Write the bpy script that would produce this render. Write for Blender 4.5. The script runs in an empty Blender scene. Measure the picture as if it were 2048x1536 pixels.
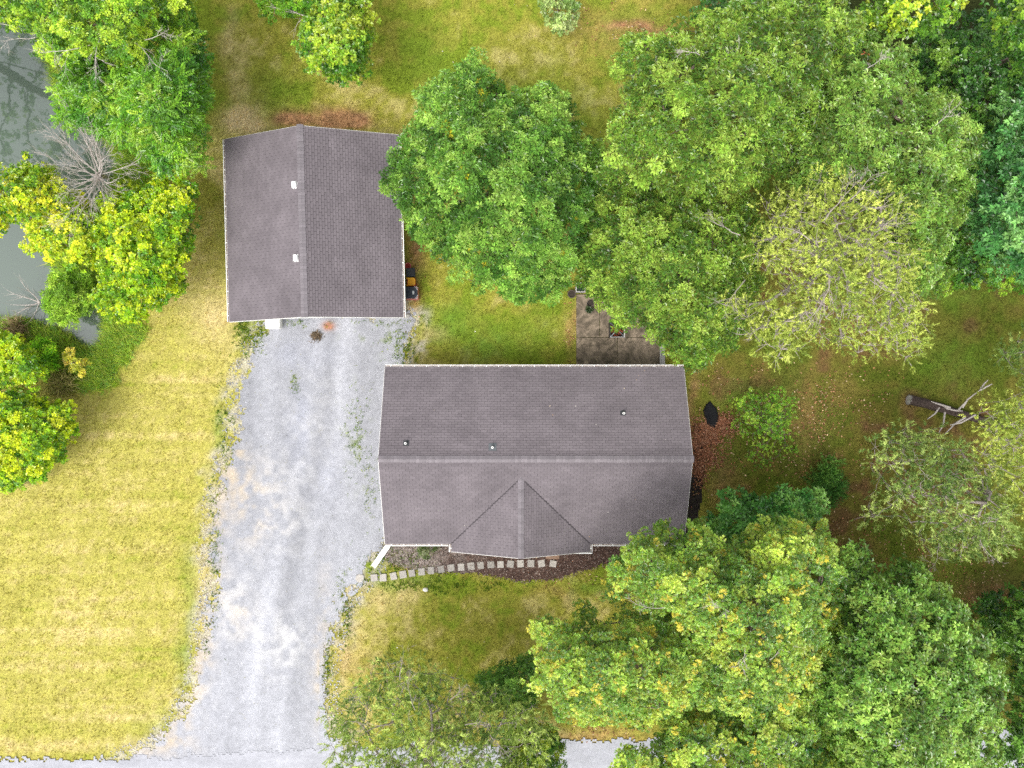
import bpy, math, random
import numpy as np
from mathutils import Vector, Matrix

# ------------------------------------------------------------------ camera, sky, sun, exposure
H = 37.0            # camera height (m)
F = 1420.0          # focal length in photo pixels (photo 2048 x 1536)
scene = bpy.context.scene
COL = scene.collection

cam_d = bpy.data.cameras.new('camera')
cam_d.sensor_width = 36.0
cam_d.lens = 36.0 * F / 2048.0
cam_d.clip_end = 3000.0
cam = bpy.data.objects.new('camera', cam_d)
cam.location = (0, 0, H)
cam.rotation_euler = (0, 0, 0)
COL.objects.link(cam)
scene.camera = cam

SUN_EL, SUN_AZ = 62.0, (-0.55, -0.83)
world = bpy.data.worlds.new('World')
scene.world = world
world.use_nodes = True
wn, wl = world.node_tree.nodes, world.node_tree.links
bg = wn['Background']
sky = wn.new('ShaderNodeTexSky')
sky.sky_type = 'NISHITA'
sky.sun_disc = False
sky.sun_elevation = math.radians(SUN_EL)
sky.sun_rotation = math.atan2(SUN_AZ[0], SUN_AZ[1])
sky.air_density = 1.0
sky.dust_density = 4.0
hs = wn.new('ShaderNodeHueSaturation')
hs.inputs['Saturation'].default_value = 0.18
wl.new(sky.outputs[0], hs.inputs['Color'])
wl.new(hs.outputs[0], bg.inputs['Color'])
bg.inputs['Strength'].default_value = 0.15

sun_d = bpy.data.lights.new('sun', 'SUN')
sun_d.energy = 0.8
sun_d.angle = math.radians(30)
sun_d.color = (1.0, 0.95, 0.86)
sun = bpy.data.objects.new('sun', sun_d)
ce = math.cos(math.radians(SUN_EL))
n_ = math.hypot(*SUN_AZ)
ldir = Vector((-SUN_AZ[0] / n_ * ce, -SUN_AZ[1] / n_ * ce, -math.sin(math.radians(SUN_EL))))
sun.rotation_euler = ldir.to_track_quat('-Z', 'Y').to_euler()
sun.location = (-20, -30, 60)
COL.objects.link(sun)

scene.view_settings.view_transform = 'Standard'
scene.view_settings.look = 'None'
scene.view_settings.gamma = 1.0
scene.view_settings.exposure = 1.02
scene.view_settings.use_curve_mapping = False
scene.cycles.use_denoising = False

# ------------------------------------------------------------------ helpers
RNG = np.random.default_rng(11)

def W(px, py, z=0.0):
    s = (H - z) / F
    return (px - 1024.0) * s, (768.0 - py) * s

def W3(px, py, z=0.0):
    x, y = W(px, py, z)
    return np.array([x, y, z])

def h2(ix, iy, seed):
    n = (ix.astype(np.int64) * 374761393 + iy.astype(np.int64) * 668265263 + seed * 974634777) & 0x7fffffff
    n = ((n ^ (n >> 13)) * 1274126177) & 0x7fffffff
    n = ((n ^ (n >> 16)) * 668265263) & 0x7fffffff
    return ((n ^ (n >> 15)) & 0xffffff) / float(0xffffff)

def vnoise(x, y, seed=0):
    x = np.asarray(x, float); y = np.asarray(y, float)
    ix, iy = np.floor(x), np.floor(y)
    fx, fy = x - ix, y - iy
    fx = fx * fx * (3 - 2 * fx); fy = fy * fy * (3 - 2 * fy)
    a = h2(ix, iy, seed); b = h2(ix + 1, iy, seed)
    c = h2(ix, iy + 1, seed); d = h2(ix + 1, iy + 1, seed)
    return (a * (1 - fx) + b * fx) * (1 - fy) + (c * (1 - fx) + d * fx) * fy

def rn(x, y, f, seed):
    x = np.asarray(x); y = np.asarray(y)
    return .6 * vnoise((x * .8 - y * .6) * f, (x * .6 + y * .8) * f, seed) + .4 * vnoise((x * .34 - y * .94) * f * 2.3, (x * .94 + y * .34) * f * 2.3, seed + 7)

def fbm(x, y, seed=0, octs=4):
    v, a, t = 0.0, 0.5, 0.0
    for o in range(octs):
        v = v + a * vnoise(np.asarray(x) * 2 ** o, np.asarray(y) * 2 ** o, seed + o * 17)
        t += a; a *= 0.5
    return v / t

def sstep(a, b, x):
    t = np.clip((np.asarray(x, float) - a) / (b - a), 0, 1)
    return t * t * (3 - 2 * t)

def inside(poly, x, y):
    p = np.asarray(poly, float); x = np.asarray(x, float); y = np.asarray(y, float)
    r = np.zeros(x.shape, bool)
    n = len(p); j = n - 1
    for i in range(n):
        xi, yi, xj, yj = p[i, 0], p[i, 1], p[j, 0], p[j, 1]
        if yi != yj:
            c = ((yi > y) != (yj > y)) & (x < (xj - xi) * (y - yi) / (yj - yi) + xi)
            r ^= c
        j = i
    return r

def sdist(poly, x, y):
    """signed distance to polygon edge, positive inside"""
    p = np.asarray(poly, float); x = np.asarray(x, float); y = np.asarray(y, float)
    d = np.full(x.shape, 1e9)
    for i in range(len(p)):
        a, b = p[i], p[(i + 1) % len(p)]
        e = b - a; L = max(e @ e, 1e-9)
        t = np.clip(((x - a[0]) * e[0] + (y - a[1]) * e[1]) / L, 0, 1)
        d = np.minimum(d, np.hypot(x - a[0] - t * e[0], y - a[1] - t * e[1]))
    return np.where(inside(p, x, y), d, -d)

def mesh_np(name, verts, faces, mats, parent=None, cols=None, fmat=None, smooth=False):
    """faces: (n,3) or (n,4) array; cols: per-vertex rgb -> attribute col"""
    verts = np.asarray(verts, np.float32); faces = np.asarray(faces, np.int32)
    me = bpy.data.meshes.new(name)
    k = faces.shape[1]; nf = len(faces)
    me.vertices.add(len(verts)); me.vertices.foreach_set('co', verts.ravel())
    me.loops.add(nf * k); me.loops.foreach_set('vertex_index', faces.ravel())
    me.polygons.add(nf)
    me.polygons.foreach_set('loop_start', np.arange(0, nf * k, k, dtype=np.int32))
    me.polygons.foreach_set('loop_total', np.full(nf, k, np.int32))
    if fmat is not None: me.polygons.foreach_set('material_index', np.asarray(fmat, np.int32))
    me.polygons.foreach_set('use_smooth', np.full(nf, bool(smooth)))
    for m in (mats if isinstance(mats, (list, tuple)) else [mats]): me.materials.append(m)
    if cols is not None:
        at = me.color_attributes.new('col', 'FLOAT_COLOR', 'POINT')
        c = np.ones((len(verts), 4), np.float32); c[:, :3] = cols
        at.data.foreach_set('color', c.ravel())
    me.update(calc_edges=True)
    o = bpy.data.objects.new(name, me); COL.objects.link(o)
    if parent is not None: o.parent = parent
    return o

class MB:
    """small polygon collector for hand-built parts"""
    def __init__(s): s.v = []; s.f = []; s.m = []
    def poly(s, pts, m=0):
        b = len(s.v); s.v += [tuple(p) for p in pts]; s.f.append(tuple(range(b, b + len(pts)))); s.m.append(m)
    def box(s, c, d, rz=0.0, m=0, taper=1.0):
        cx, cy, cz = c; hx, hy, hz = d[0] / 2, d[1] / 2, d[2] / 2
        b = len(s.v); ca, sa = math.cos(rz), math.sin(rz)
        for dz, t in ((-hz, 1.0), (hz, taper)):
            for dx, dy in ((-hx, -hy), (hx, -hy), (hx, hy), (-hx, hy)):
                x, y = dx * t, dy * t
                s.v.append((cx + x * ca - y * sa, cy + x * sa + y * ca, cz + dz))
        for q in ((3, 2, 1, 0), (4, 5, 6, 7), (0, 1, 5, 4), (1, 2, 6, 5), (2, 3, 7, 6), (3, 0, 4, 7)):
            s.f.append(tuple(b + i for i in q)); s.m.append(m)
    def slab(s, pts, th, m=0):
        """3D polygon (top, counter-clockwise from above) given thickness th along its normal"""
        P = [Vector(p) for p in pts]
        n = (P[1] - P[0]).cross(P[2] - P[0]).normalized()
        k = len(P); b = len(s.v)
        s.v += [tuple(p) for p in P] + [tuple(p - n * th) for p in P]
        s.f.append(tuple(range(b, b + k))); s.m.append(m)
        s.f.append(tuple(range(b + 2 * k - 1, b + k - 1, -1))); s.m.append(m)
        for i in range(k):
            j = (i + 1) % k
            s.f.append((b + j, b + i, b + k + i, b + k + j)); s.m.append(m)
    def lathe(s, c, prof, n=16, m=0, cap=True, sx=1.0, sy=1.0):
        b = len(s.v)
        for r, z in prof:
            for i in range(n):
                a = 2 * math.pi * i / n
                s.v.append((c[0] + r * sx * math.cos(a), c[1] + r * sy * math.sin(a), c[2] + z))
        for k in range(len(prof) - 1):
            for i in range(n):
                j = (i + 1) % n
                s.f.append((b + k * n + i, b + k * n + j, b + (k + 1) * n + j, b + (k + 1) * n + i)); s.m.append(m)
        if cap:
            s.f.append(tuple(b + i for i in range(n - 1, -1, -1))); s.m.append(m)
            e = b + (len(prof) - 1) * n
            s.f.append(tuple(e + i for i in range(n))); s.m.append(m)
    def bar(s, a, b_, w, h, m=0):
        a, b_ = Vector(a), Vector(b_); d = (b_ - a).normalized()
        up = Vector((0, 0, 1)) if abs(d.z) < 0.95 else Vector((0, 1, 0))
        x = d.cross(up).normalized(); y = x.cross(d).normalized()
        k = len(s.v)
        for p in (a, b_):
            for sx, sy in ((-1, -1), (1, -1), (1, 1), (-1, 1)):
                s.v.append(tuple(p + x * (sx * w / 2) + y * (sy * h / 2)))
        for q in ((0, 1, 2, 3), (7, 6, 5, 4), (1, 0, 4, 5), (2, 1, 5, 6), (3, 2, 6, 7), (0, 3, 7, 4)):
            s.f.append(tuple(k + i for i in q)); s.m.append(m)
    def build(s, name, mats, parent=None, bevel=0.0, smooth=False):
        me = bpy.data.meshes.new(name)
        me.from_pydata(s.v, [], s.f)
        for m in (mats if isinstance(mats, (list, tuple)) else [mats]): me.materials.append(m)
        me.polygons.foreach_set('material_index', s.m)
        if smooth: me.polygons.foreach_set('use_smooth', [True] * len(s.f))
        me.update()
        o = bpy.data.objects.new(name, me); COL.objects.link(o)
        if parent is not None: o.parent = parent
        if bevel:
            md = o.modifiers.new('bevel', 'BEVEL'); md.width = bevel; md.segments = 2; md.limit_method = 'ANGLE'
        return o

def empty(name, loc=(0, 0, 0), rz=0.0):
    o = bpy.data.objects.new(name, None); COL.objects.link(o)
    o.location = loc; o.rotation_euler = (0, 0, rz); o.empty_display_size = 0.2
    return o

def tag(o, label=None, cat=None, group=None, kind=None):
    if label: o['label'] = label
    if cat: o['category'] = cat
    if group: o['group'] = group
    if kind: o['kind'] = kind
    return o

# ------------------------------------------------------------------ materials
def mat(name, color, rough=0.6, noise=0.0, nscale=8.0, metallic=0.0, spec=0.5, bump=0.0, bscale=None,
        attr=False, island=0.0, trans=0.0, object_rand=0.0, detail=5.0):
    m = bpy.data.materials.new(name); m.use_nodes = True
    nt = m.node_tree; N, L = nt.nodes, nt.links
    b = N['Principled BSDF']
    b.inputs['Roughness'].default_value = rough
    b.inputs['Metallic'].default_value = metallic
    b.inputs['Specular IOR Level'].default_value = spec
    if attr:
        a = N.new('ShaderNodeAttribute'); a.attribute_name = 'col'; src = a.outputs['Color']
    else:
        r = N.new('ShaderNodeRGB'); r.outputs[0].default_value = (*color, 1); src = r.outputs[0]
    val = None
    def mul(a, bval):
        if a is None: return bval
        q = N.new('ShaderNodeMath'); q.operation = 'MULTIPLY'; L.new(a, q.inputs[0]); L.new(bval, q.inputs[1]); return q.outputs[0]
    tc = N.new('ShaderNodeTexCoord')
    if noise:
        nz = N.new('ShaderNodeTexNoise'); nz.inputs['Scale'].default_value = nscale; nz.inputs['Detail'].default_value = detail
        nz.inputs['Roughness'].default_value = 0.65
        L.new(tc.outputs['Object'], nz.inputs['Vector'])
        mr = N.new('ShaderNodeMapRange'); mr.inputs['From Min'].default_value = 0.28; mr.inputs['From Max'].default_value = 0.72
        mr.inputs['To Min'].default_value = 1 - noise; mr.inputs['To Max'].default_value = 1 + noise; mr.clamp = False
        L.new(nz.outputs['Fac'], mr.inputs['Value']); val = mul(val, mr.outputs[0])
    if island:
        g = N.new('ShaderNodeNewGeometry')
        mr = N.new('ShaderNodeMapRange'); mr.inputs['To Min'].default_value = 1 - island; mr.inputs['To Max'].default_value = 1 + island
        L.new(g.outputs['Random Per Island'], mr.inputs['Value']); val = mul(val, mr.outputs[0])
    if object_rand:
        g = N.new('ShaderNodeObjectInfo')
        mr = N.new('ShaderNodeMapRange'); mr.inputs['To Min'].default_value = 1 - object_rand; mr.inputs['To Max'].default_value = 1 + object_rand
        L.new(g.outputs['Random'], mr.inputs['Value']); val = mul(val, mr.outputs[0])
    if val is not None:
        vm = N.new('ShaderNodeVectorMath'); vm.operation = 'SCALE'
        L.new(src, vm.inputs[0]); L.new(val, vm.inputs['Scale']); src = vm.outputs[0]
    L.new(src, b.inputs['Base Color'])
    if bump:
        nb = N.new('ShaderNodeTexNoise'); nb.inputs['Scale'].default_value = bscale or nscale * 3; nb.inputs['Detail'].default_value = 4
        L.new(tc.outputs['Object'], nb.inputs['Vector'])
        bp = N.new('ShaderNodeBump'); bp.inputs['Strength'].default_value = 1.0; bp.inputs['Distance'].default_value = bump
        L.new(nb.outputs['Fac'], bp.inputs['Height']); L.new(bp.outputs[0], b.inputs['Normal'])
    if trans:
        tr = N.new('ShaderNodeBsdfTranslucent'); mx = N.new('ShaderNodeMixShader'); mx.inputs[0].default_value = trans
        hv = N.new('ShaderNodeVectorMath'); hv.operation = 'MULTIPLY'; hv.inputs[1].default_value = (1.5, 1.45, 0.6)
        L.new(src, hv.inputs[0]); L.new(hv.outputs[0], tr.inputs['Color'])
        L.new(b.outputs[0], mx.inputs[1]); L.new(tr.outputs[0], mx.inputs[2])
        L.new(mx.outputs[0], N['Material Output'].inputs['Surface'])
    return m

M = dict(
    ground=mat('ground_soil_and_turf', (0, 0, 0), 0.95, attr=True, noise=0.38, nscale=11.0, spec=0.1, bump=0.05, bscale=16, detail=8),
    gravel=mat('gravel', (0, 0, 0), 0.95, attr=True, noise=0.20, nscale=24.0, spec=0.15, bump=0.02, bscale=34, detail=10),
    road=mat('chip_seal_road', (0, 0, 0), 0.95, attr=True, noise=0.12, nscale=14.0, spec=0.15, bump=0.01, bscale=40, detail=8),
    mulch=mat('mulch', (0, 0, 0), 0.95, attr=True, noise=0.5, nscale=9.0, spec=0.1, bump=0.05, bscale=24, detail=8),
    grass=mat('grass_blades', (0, 0, 0), 0.7, attr=True, spec=0.25, trans=0.25),
    leaf=mat('leaves', (0, 0, 0), 0.32, attr=True, spec=0.75, trans=0.20),
    needle=mat('pine_needles', (0, 0, 0), 0.55, attr=True, spec=0.35, trans=0.15),
    litter=mat('dry_leaves', (0, 0, 0), 0.75, attr=True, spec=0.25),
    bark=mat('bark', (0.16, 0.12, 0.10), 0.9, noise=0.4, nscale=14, spec=0.2, bump=0.02),
    bark_pale=mat('pale_bark', (0.34, 0.29, 0.27), 0.9, noise=0.35, nscale=14, spec=0.2),
    bark_dead=mat('dead_wood', (0.47, 0.42, 0.39), 0.9, noise=0.3, nscale=12, spec=0.2),
    shingle=mat('asphalt_shingle', (0.152, 0.133, 0.144), 0.92, noise=0.22, nscale=.55, spec=0.2, island=0.07, object_rand=0.07, detail=9),
    shingle_edge=mat('shingle_edge', (0.062, 0.055, 0.060), 0.95, spec=0.1),
    cap=mat('ridge_shingle', (0.190, 0.171, 0.184), 0.92, noise=0.15, nscale=3, spec=0.2, island=0.12, object_rand=0.12),
    deck=mat('roof_underlay', (0.040, 0.036, 0.040), 0.95, spec=0.1),
    white=mat('white_vinyl', (0.80, 0.80, 0.78), 0.45, noise=0.05, nscale=3),
    white_dirty=mat('weathered_white_metal', (0.74, 0.73, 0.70), 0.5, noise=0.10, nscale=6),
    siding=mat('cream_siding', (0.66, 0.63, 0.56), 0.6, noise=0.06, nscale=2),
    glass=mat('window_glass', (0.03, 0.04, 0.05), 0.08, spec=0.8),
    foundation=mat('concrete_block', (0.30, 0.29, 0.27), 0.9, noise=0.2, nscale=5),
    rubber=mat('black_rubber', (0.035, 0.038, 0.042), 0.6, noise=0.15, nscale=10),
    galv=mat('grey_flashing', (0.22, 0.24, 0.26), 0.5, noise=0.15, nscale=8, metallic=0.4),
    debris=mat('gutter_debris', (0.16, 0.085, 0.055), 0.95, noise=0.6, nscale=7, spec=0.1, bump=0.01),
    flash=mat('dull_grey_boot', (0.105, 0.115, 0.125), 0.7, noise=0.2, nscale=8),
    paver=mat('concrete_paver', (0.37, 0.345, 0.315), 0.9, noise=0.14, nscale=9, spec=0.2, object_rand=0.2, bump=0.006, bscale=40),
    pale_stone=mat('pale_stone', (0.75, 0.73, 0.70), 0.9, noise=0.12, nscale=9, spec=0.2, bump=0.01),
    brick=mat('brown_concrete', (0.26, 0.17, 0.12), 0.9, noise=0.25, nscale=9, spec=0.2),
    black_paint=mat('black_steel', (0.02, 0.018, 0.018), 0.5, noise=0.3, nscale=12),
    grey_wood=mat('grey_weathered_wood', (0.42, 0.40, 0.38), 0.85, noise=0.25, nscale=7),
    terracotta=mat('dark_clay', (0.09, 0.065, 0.055), 0.8, noise=0.3, nscale=9),
    soil=mat('potting_soil', (0.04, 0.03, 0.022), 0.95, noise=0.4, nscale=20),
    red=mat('red_plastic', (0.42, 0.035, 0.03), 0.45, noise=0.12, nscale=6),
    pink=mat('faded_red_plastic', (0.55, 0.16, 0.15), 0.5, noise=0.12, nscale=6),
    yellow=mat('yellow_plastic', (0.80, 0.40, 0.012), 0.4, noise=0.06, nscale=6),
    navy=mat('navy_plastic', (0.018, 0.024, 0.038), 0.4, noise=0.15, nscale=8),
    emblem=mat('pale_sticker', (0.55, 0.56, 0.58), 0.5),
    log=mat('rough_log_bark', (0.075, 0.055, 0.047), 0.95, noise=0.6, nscale=9, spec=0.15, bump=0.05),
    tarp=mat('black_landscape_fabric', (0.016, 0.016, 0.018), 0.9, noise=0.35, nscale=6, spec=0.15, bump=0.03, bscale=14),
)

def concrete_mat():
    m = mat('stained_concrete', (0.172, 0.145, 0.115), 0.9, noise=0.42, nscale=1.7, spec=0.2, bump=0.006, bscale=30, detail=10)
    nt = m.node_tree; N, L = nt.nodes, nt.links
    b = N['Principled BSDF']; src = b.inputs['Base Color'].links[0].from_socket
    tc = N.new('ShaderNodeTexCoord'); nz = N.new('ShaderNodeTexNoise'); nz.inputs['Scale'].default_value = 1.5
    nz.inputs['Detail'].default_value = 12; nz.inputs['Distortion'].default_value = 1.6; nz.inputs['Roughness'].default_value = .72
    L.new(tc.outputs['Object'], nz.inputs['Vector'])
    cr = N.new('ShaderNodeValToRGB')
    cr.color_ramp.elements[0].position = 0.42; cr.color_ramp.elements[0].color = (0.62, 0.60, 0.54, 1)
    cr.color_ramp.elements[1].position = 0.58; cr.color_ramp.elements[1].color = (1.45, 1.36, 1.26, 1)
    L.new(nz.outputs['Fac'], cr.inputs[0])
    mx = N.new('ShaderNodeVectorMath'); mx.operation = 'MULTIPLY'
    L.new(src, mx.inputs[0]); L.new(cr.outputs[0], mx.inputs[1]); L.new(mx.outputs[0], b.inputs['Base Color'])
    return m
M['concrete'] = concrete_mat()

def water_mat():
    m = bpy.data.materials.new('pond_water'); m.use_nodes = True
    N, L = m.node_tree.nodes, m.node_tree.links
    b = N['Principled BSDF']
    b.inputs['Base Color'].default_value = (0.086, 0.116, 0.092, 1)
    b.inputs['Roughness'].default_value = 0.03
    b.inputs['IOR'].default_value = 2.0
    tc = N.new('ShaderNodeTexCoord'); nz = N.new('ShaderNodeTexNoise'); nz.inputs['Scale'].default_value = 2.2; nz.inputs['Detail'].default_value = 3
    L.new(tc.outputs['Object'], nz.inputs['Vector'])
    bp = N.new('ShaderNodeBump'); bp.inputs['Distance'].default_value = 0.006; bp.inputs['Strength'].default_value = 0.5
    L.new(nz.outputs['Fac'], bp.inputs['Height']); L.new(bp.outputs[0], b.inputs['Normal'])
    return m
M['water'] = water_mat()

# ------------------------------------------------------------------ plan polygons (photo pixels at ground level)
POND = [(-420, -420), (40, -300), (70, 30), (95, 110), (120, 200), (200, 255), (240, 320), (215, 400), (120, 470), (100, 520),
        (150, 560), (200, 600), (214, 650), (196, 690), (178, 712), (150, 700), (115, 668), (60, 650), (-40, 645), (-420, 600)]
DRIVE = [(540, 628), (528, 668), (508, 700), (498, 728), (482, 752), (476, 800), (472, 850), (474, 892), (448, 930), (436, 985), (428, 1050),
         (418, 1100), (428, 1150), (424, 1205), (408, 1262), (404, 1320), (386, 1395), (342, 1462), (296, 1500), (236, 1524),
         (236, 1560), (720, 1560), (694, 1500), (664, 1472), (650, 1404), (650, 1332), (664, 1262), (690, 1202), (716, 1168),
         (746, 1130), (770, 1094), (800, 1060), (804, 760), (800, 734), (818, 702), (824, 628)]
ROADP = [(-3000, 1530), (120, 1522), (300, 1512), (620, 1500), (1130, 1484), (1400, 1474), (2100, 1455), (5000, 1440), (5000, 1640), (-3000, 1690)]
MULCH = [(778, 1040), (1300, 1040), (1278, 1108), (1215, 1128), (1170, 1140), (1120, 1156), (1040, 1162), (985, 1150), (940, 1142),
         (880, 1146), (830, 1140), (782, 1128), (768, 1112)]
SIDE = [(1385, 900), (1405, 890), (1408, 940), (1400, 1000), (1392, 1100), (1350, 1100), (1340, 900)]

# px blobs: x, y, rx, ry
def blob(px, py, x, y, rx, ry):
    return np.exp(-(((px - x) / rx) ** 2 + ((py - y) / ry) ** 2))

def lerp(a, b, t):
    t = np.asarray(t)[..., None]
    return a * (1 - t) + np.asarray(b) * t

def ground_col(x, y):
    """turf / soil colour at world x, y"""
    px = 1024 + x * F / H; py = 768 - y * F / H
    warpx = (fbm(x * .5, y * .5, 5) - .5) * 60; warpy = (fbm(x * .5, y * .5, 9) - .5) * 60
    qx, qy = px + warpx, py + warpy
    n1 = fbm(x * .35, y * .35, 1); n2 = fbm(x * 1.3, y * 1.3, 2); n3 = rn(x, y, 5, 3); n4 = fbm(x * 3.2, y * 3.2, 4, 3)
    st = .55 * fbm(x * .05, y * 4.3 + .6 * fbm(x * .2, y * .3, 17), 16, 3) + .45 * fbm(x * .06 + .1 * fbm(x * .3, y * .3, 8), y * 1.9 + .35 * fbm(x * .25, y * .25, 7), 6, 4)
    straw = np.array([.55, .445, .19]); yg = np.array([.385, .350, .080]); gr = np.array([.185, .240, .022]); lush = np.array([.085, .165, .016])
    gold = np.array([.278, .268, .042]); brown = np.array([.175, .105, .042]); red = np.array([.39, .20, .11]); sand = np.array([.60, .46, .25])
    left = sstep(520, 400, qx) * sstep(330, 560, qy) + sstep(660, 520, qx) * sstep(540, 620, qy) * .6
    left = np.clip(left + sstep(700, 560, qx) * sstep(700, 900, qy), 0, 1)
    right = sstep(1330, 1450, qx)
    # general turf
    d = np.clip(.50 + (n1 - .5) * 1.3 + (n2 - .5) * .9 + (n4 - .5) * .8, 0, 1)
    turf = lerp(lerp(np.broadcast_to(gr, px.shape + (3,)), gold, sstep(.15, .55, d)), np.array([.43, .37, .125]), sstep(.58, 1.0, d))
    dl = np.clip(.51 + (st - .5) * .75 + (n1 - .5) * .45 + (n4 - .5) * .40 + (rn(x, y, 9, 23) - .5) * .35, 0, 1)
    fld = lerp(lerp(np.broadcast_to(np.array([.27, .295, .036]), px.shape + (3,)), yg, sstep(.1, .42, dl)), straw, sstep(.45, .95, dl))
    c = lerp(turf, np.zeros(3), left * 0) * (1 - left[..., None]) + fld * left[..., None]
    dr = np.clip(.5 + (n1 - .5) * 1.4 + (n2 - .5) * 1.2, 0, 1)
    rt = lerp(lerp(np.broadcast_to(np.array([.095, .125, .014]), px.shape + (3,)), np.array([.140, .130, .024]), sstep(.2, .6, dr)), brown * .85, sstep(.65, 1, dr))  # right yard turf: dark greens and browns with some tree shade in the colour
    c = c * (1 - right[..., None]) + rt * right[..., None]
    # greener patches
    g = (blob(qx, qy, 985, 690, 70, 42) + .9 * blob(qx, qy, 900, 640, 60, 40) + .55 * blob(qx, qy, 1090, 660, 60, 60) + .9 * blob(qx, qy, 1180, 1165, 60, 18) +
         .6 * blob(qx, qy, 560, 190, 70, 70) + .2 * blob(qx, qy, 430, 170, 45, 120) + .7 * blob(qx, qy, 1090, 250, 140, 120) + .5 * blob(qx, qy, 860, 120, 80, 90)
         + .9 * blob(qx, qy, 800, 1160, 110, 18) + .7 * blob(qx, qy, 500, 650, 26, 40) + .8 * blob(qx, qy, 1500, 800, 60, 30)
         + .8 * blob(qx, qy, 1880, 590, 120, 30) + .7 * blob(qx, qy, 1900, 720, 70, 60) + .6 * blob(qx, qy, 445, 860, 14, 60)
         + .5 * blob(qx, qy, 395, 1180, 18, 90) + .6 * blob(qx, qy, 380, 1330, 18, 90) + .5 * blob(qx, qy, 330, 1450, 40, 40))
    c = lerp(c, lush * (1 + .6 * n4[..., None]), np.clip(g * (.55 + .9 * (n4 - .3)), 0, .85))
    # pale worn soil and red soil
    s = (1.7 * blob(qx, qy, 490, 246, 38, 34) + .5 * blob(qx, qy, 455, 70, 14, 40) + .4 * blob(qx, qy, 480, 140, 16, 50) + .55 * blob(qx, qy, 430, 640, 50, 70)
         + .5 * blob(qx, qy, 440, 360, 14, 80) + .6 * blob(qx, qy, 860, 660, 30, 14) + .5 * blob(qx, qy, 760, 1190, 70, 30) + .5 * blob(qx, qy, 700, 1300, 20, 60)
         + .5 * blob(qx, qy, 455, 985, 22, 60) + .5 * blob(qx, qy, 420, 1250, 16, 160))
    c = lerp(c, sand, np.clip(s * (.25 + 1.3 * n2), 0, .9))
    r = (1.7 * blob(px, py, 585, 238, 34, 16) + 1.7 * blob(px, py, 668, 236, 50, 20) + 1.2 * blob(px, py, 700, 244, 40, 14) + 1.0 * blob(qx, qy, 822, 500, 14, 60) + .5 * blob(qx, qy, 830, 600, 16, 30)
         + .8 * blob(qx, qy, 1290, 58, 60, 10) + .35 * blob(qx, qy, 1240, 60, 110, 60) + .7 * blob(qx, qy, 1390, 800, 12, 70)
         + .15 * blob(qx, qy, 1600, 790, 100, 50) + .2 * blob(qx, qy, 1620, 860, 60, 90) + .7 * blob(qx, qy, 1990, 1190, 60, 40)
         + .5 * blob(qx, qy, 1440, 960, 40, 60) + .5 * blob(qx, qy, 1830, 800, 30, 16) + .4 * blob(qx, qy, 1100, 1180, 30, 12)
         + .2 * blob(qx, qy, 720, 1330, 40, 50) + .6 * blob(qx, qy, 1180, 1465, 120, 14) + .5 * blob(qx, qy, 1145, 660, 8, 70))
    c = lerp(c, red * (.6 + .7 * n3[..., None]), np.clip(r * (.3 + 1.1 * n2), 0, .9))
    dk = .9 * np.exp(-((px - 415 + 0 * py) / 16) ** 2) * sstep(380, 320, py) + .6 * np.exp(-((px - 398) / 14) ** 2) * sstep(300, 380, py) * sstep(540, 430, py)
    c = lerp(c, np.array([.13, .105, .025]), np.clip(dk, 0, .8) * 0)
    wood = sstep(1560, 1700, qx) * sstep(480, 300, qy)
    c = lerp(c, np.array([.028, .038, .012]), np.clip(wood, 0, 1) * .9)  # ground under the woods darkened: canopy shade put into the colour
    # worn, stony margin of the driveway
    de = sdist(DRIVE, px, py) * H / F + (fbm(x * 1.1, y * 1.1, 33) - .5) * 1.2
    c = lerp(c, np.array([.43, .40, .33]), np.clip(sstep(-1.2, .1, de) * sstep(.30, .70, n4) * 1.3, 0, .8))
    # pond bank and bed
    sd = sdist(POND, px, py)
    c = lerp(c, np.array([.19, .27, .03]), sstep(-75, -10, sd) * .8)
    c = lerp(c, np.array([.045, .045, .03]), sstep(-8, 14, sd))
    return c * (.80 + .40 * n3[..., None])

# ------------------------------------------------------------------ the ground: one sheet to the horizon
def spaced(a, b, step, far):
    core = np.arange(a, b + step / 2, step)
    out, s, x = [], step, b
    while x < far:
        s *= 1.5; x += s; out.append(x)
    out = np.array(out)
    return np.concatenate([(a + b) - out[::-1], core, out])
gxs = spaced(-28.0, 28.0, 0.15, 900); gys = spaced(-21.5, 21.5, 0.15, 900)
GX, GY = np.meshgrid(gxs, gys)
gpx, gpy = 1024 + GX * F / H, 768 - GY * F / H
gsd = sdist(POND, gpx, gpy) * H / F
GZ = -1.3 * sstep(-0.5, 1.3, gsd) - .05 * sstep(-2.5, -.5, gsd) + (fbm(GX * .8, GY * .8, 31) - .5) * .05 * sstep(-.4, .4, -sdist(DRIVE, gpx, gpy) * H / F) - .02
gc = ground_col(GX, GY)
ny, nx = GX.shape
idx = np.arange(nx * ny).reshape(ny, nx)
gf = np.stack([idx[:-1, :-1], idx[:-1, 1:], idx[1:, 1:], idx[1:, :-1]], -1).reshape(-1, 4)
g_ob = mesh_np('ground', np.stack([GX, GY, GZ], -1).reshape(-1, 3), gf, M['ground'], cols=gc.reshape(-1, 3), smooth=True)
tag(g_ob, 'mown yellow green lawn and brown yard around the house', kind='structure')

wmb = MB(); wv = [(*W(a, b), -0.45) for a, b in POND]
wmb.poly([(-90, 45, -.45), (-90, -2, -.45), (-8, -2, -.45), (-8, 45, -.45)])
tag(wmb.build('pond_water', M['water']), 'murky grey green pond water reflecting the trees', kind='structure')

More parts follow.
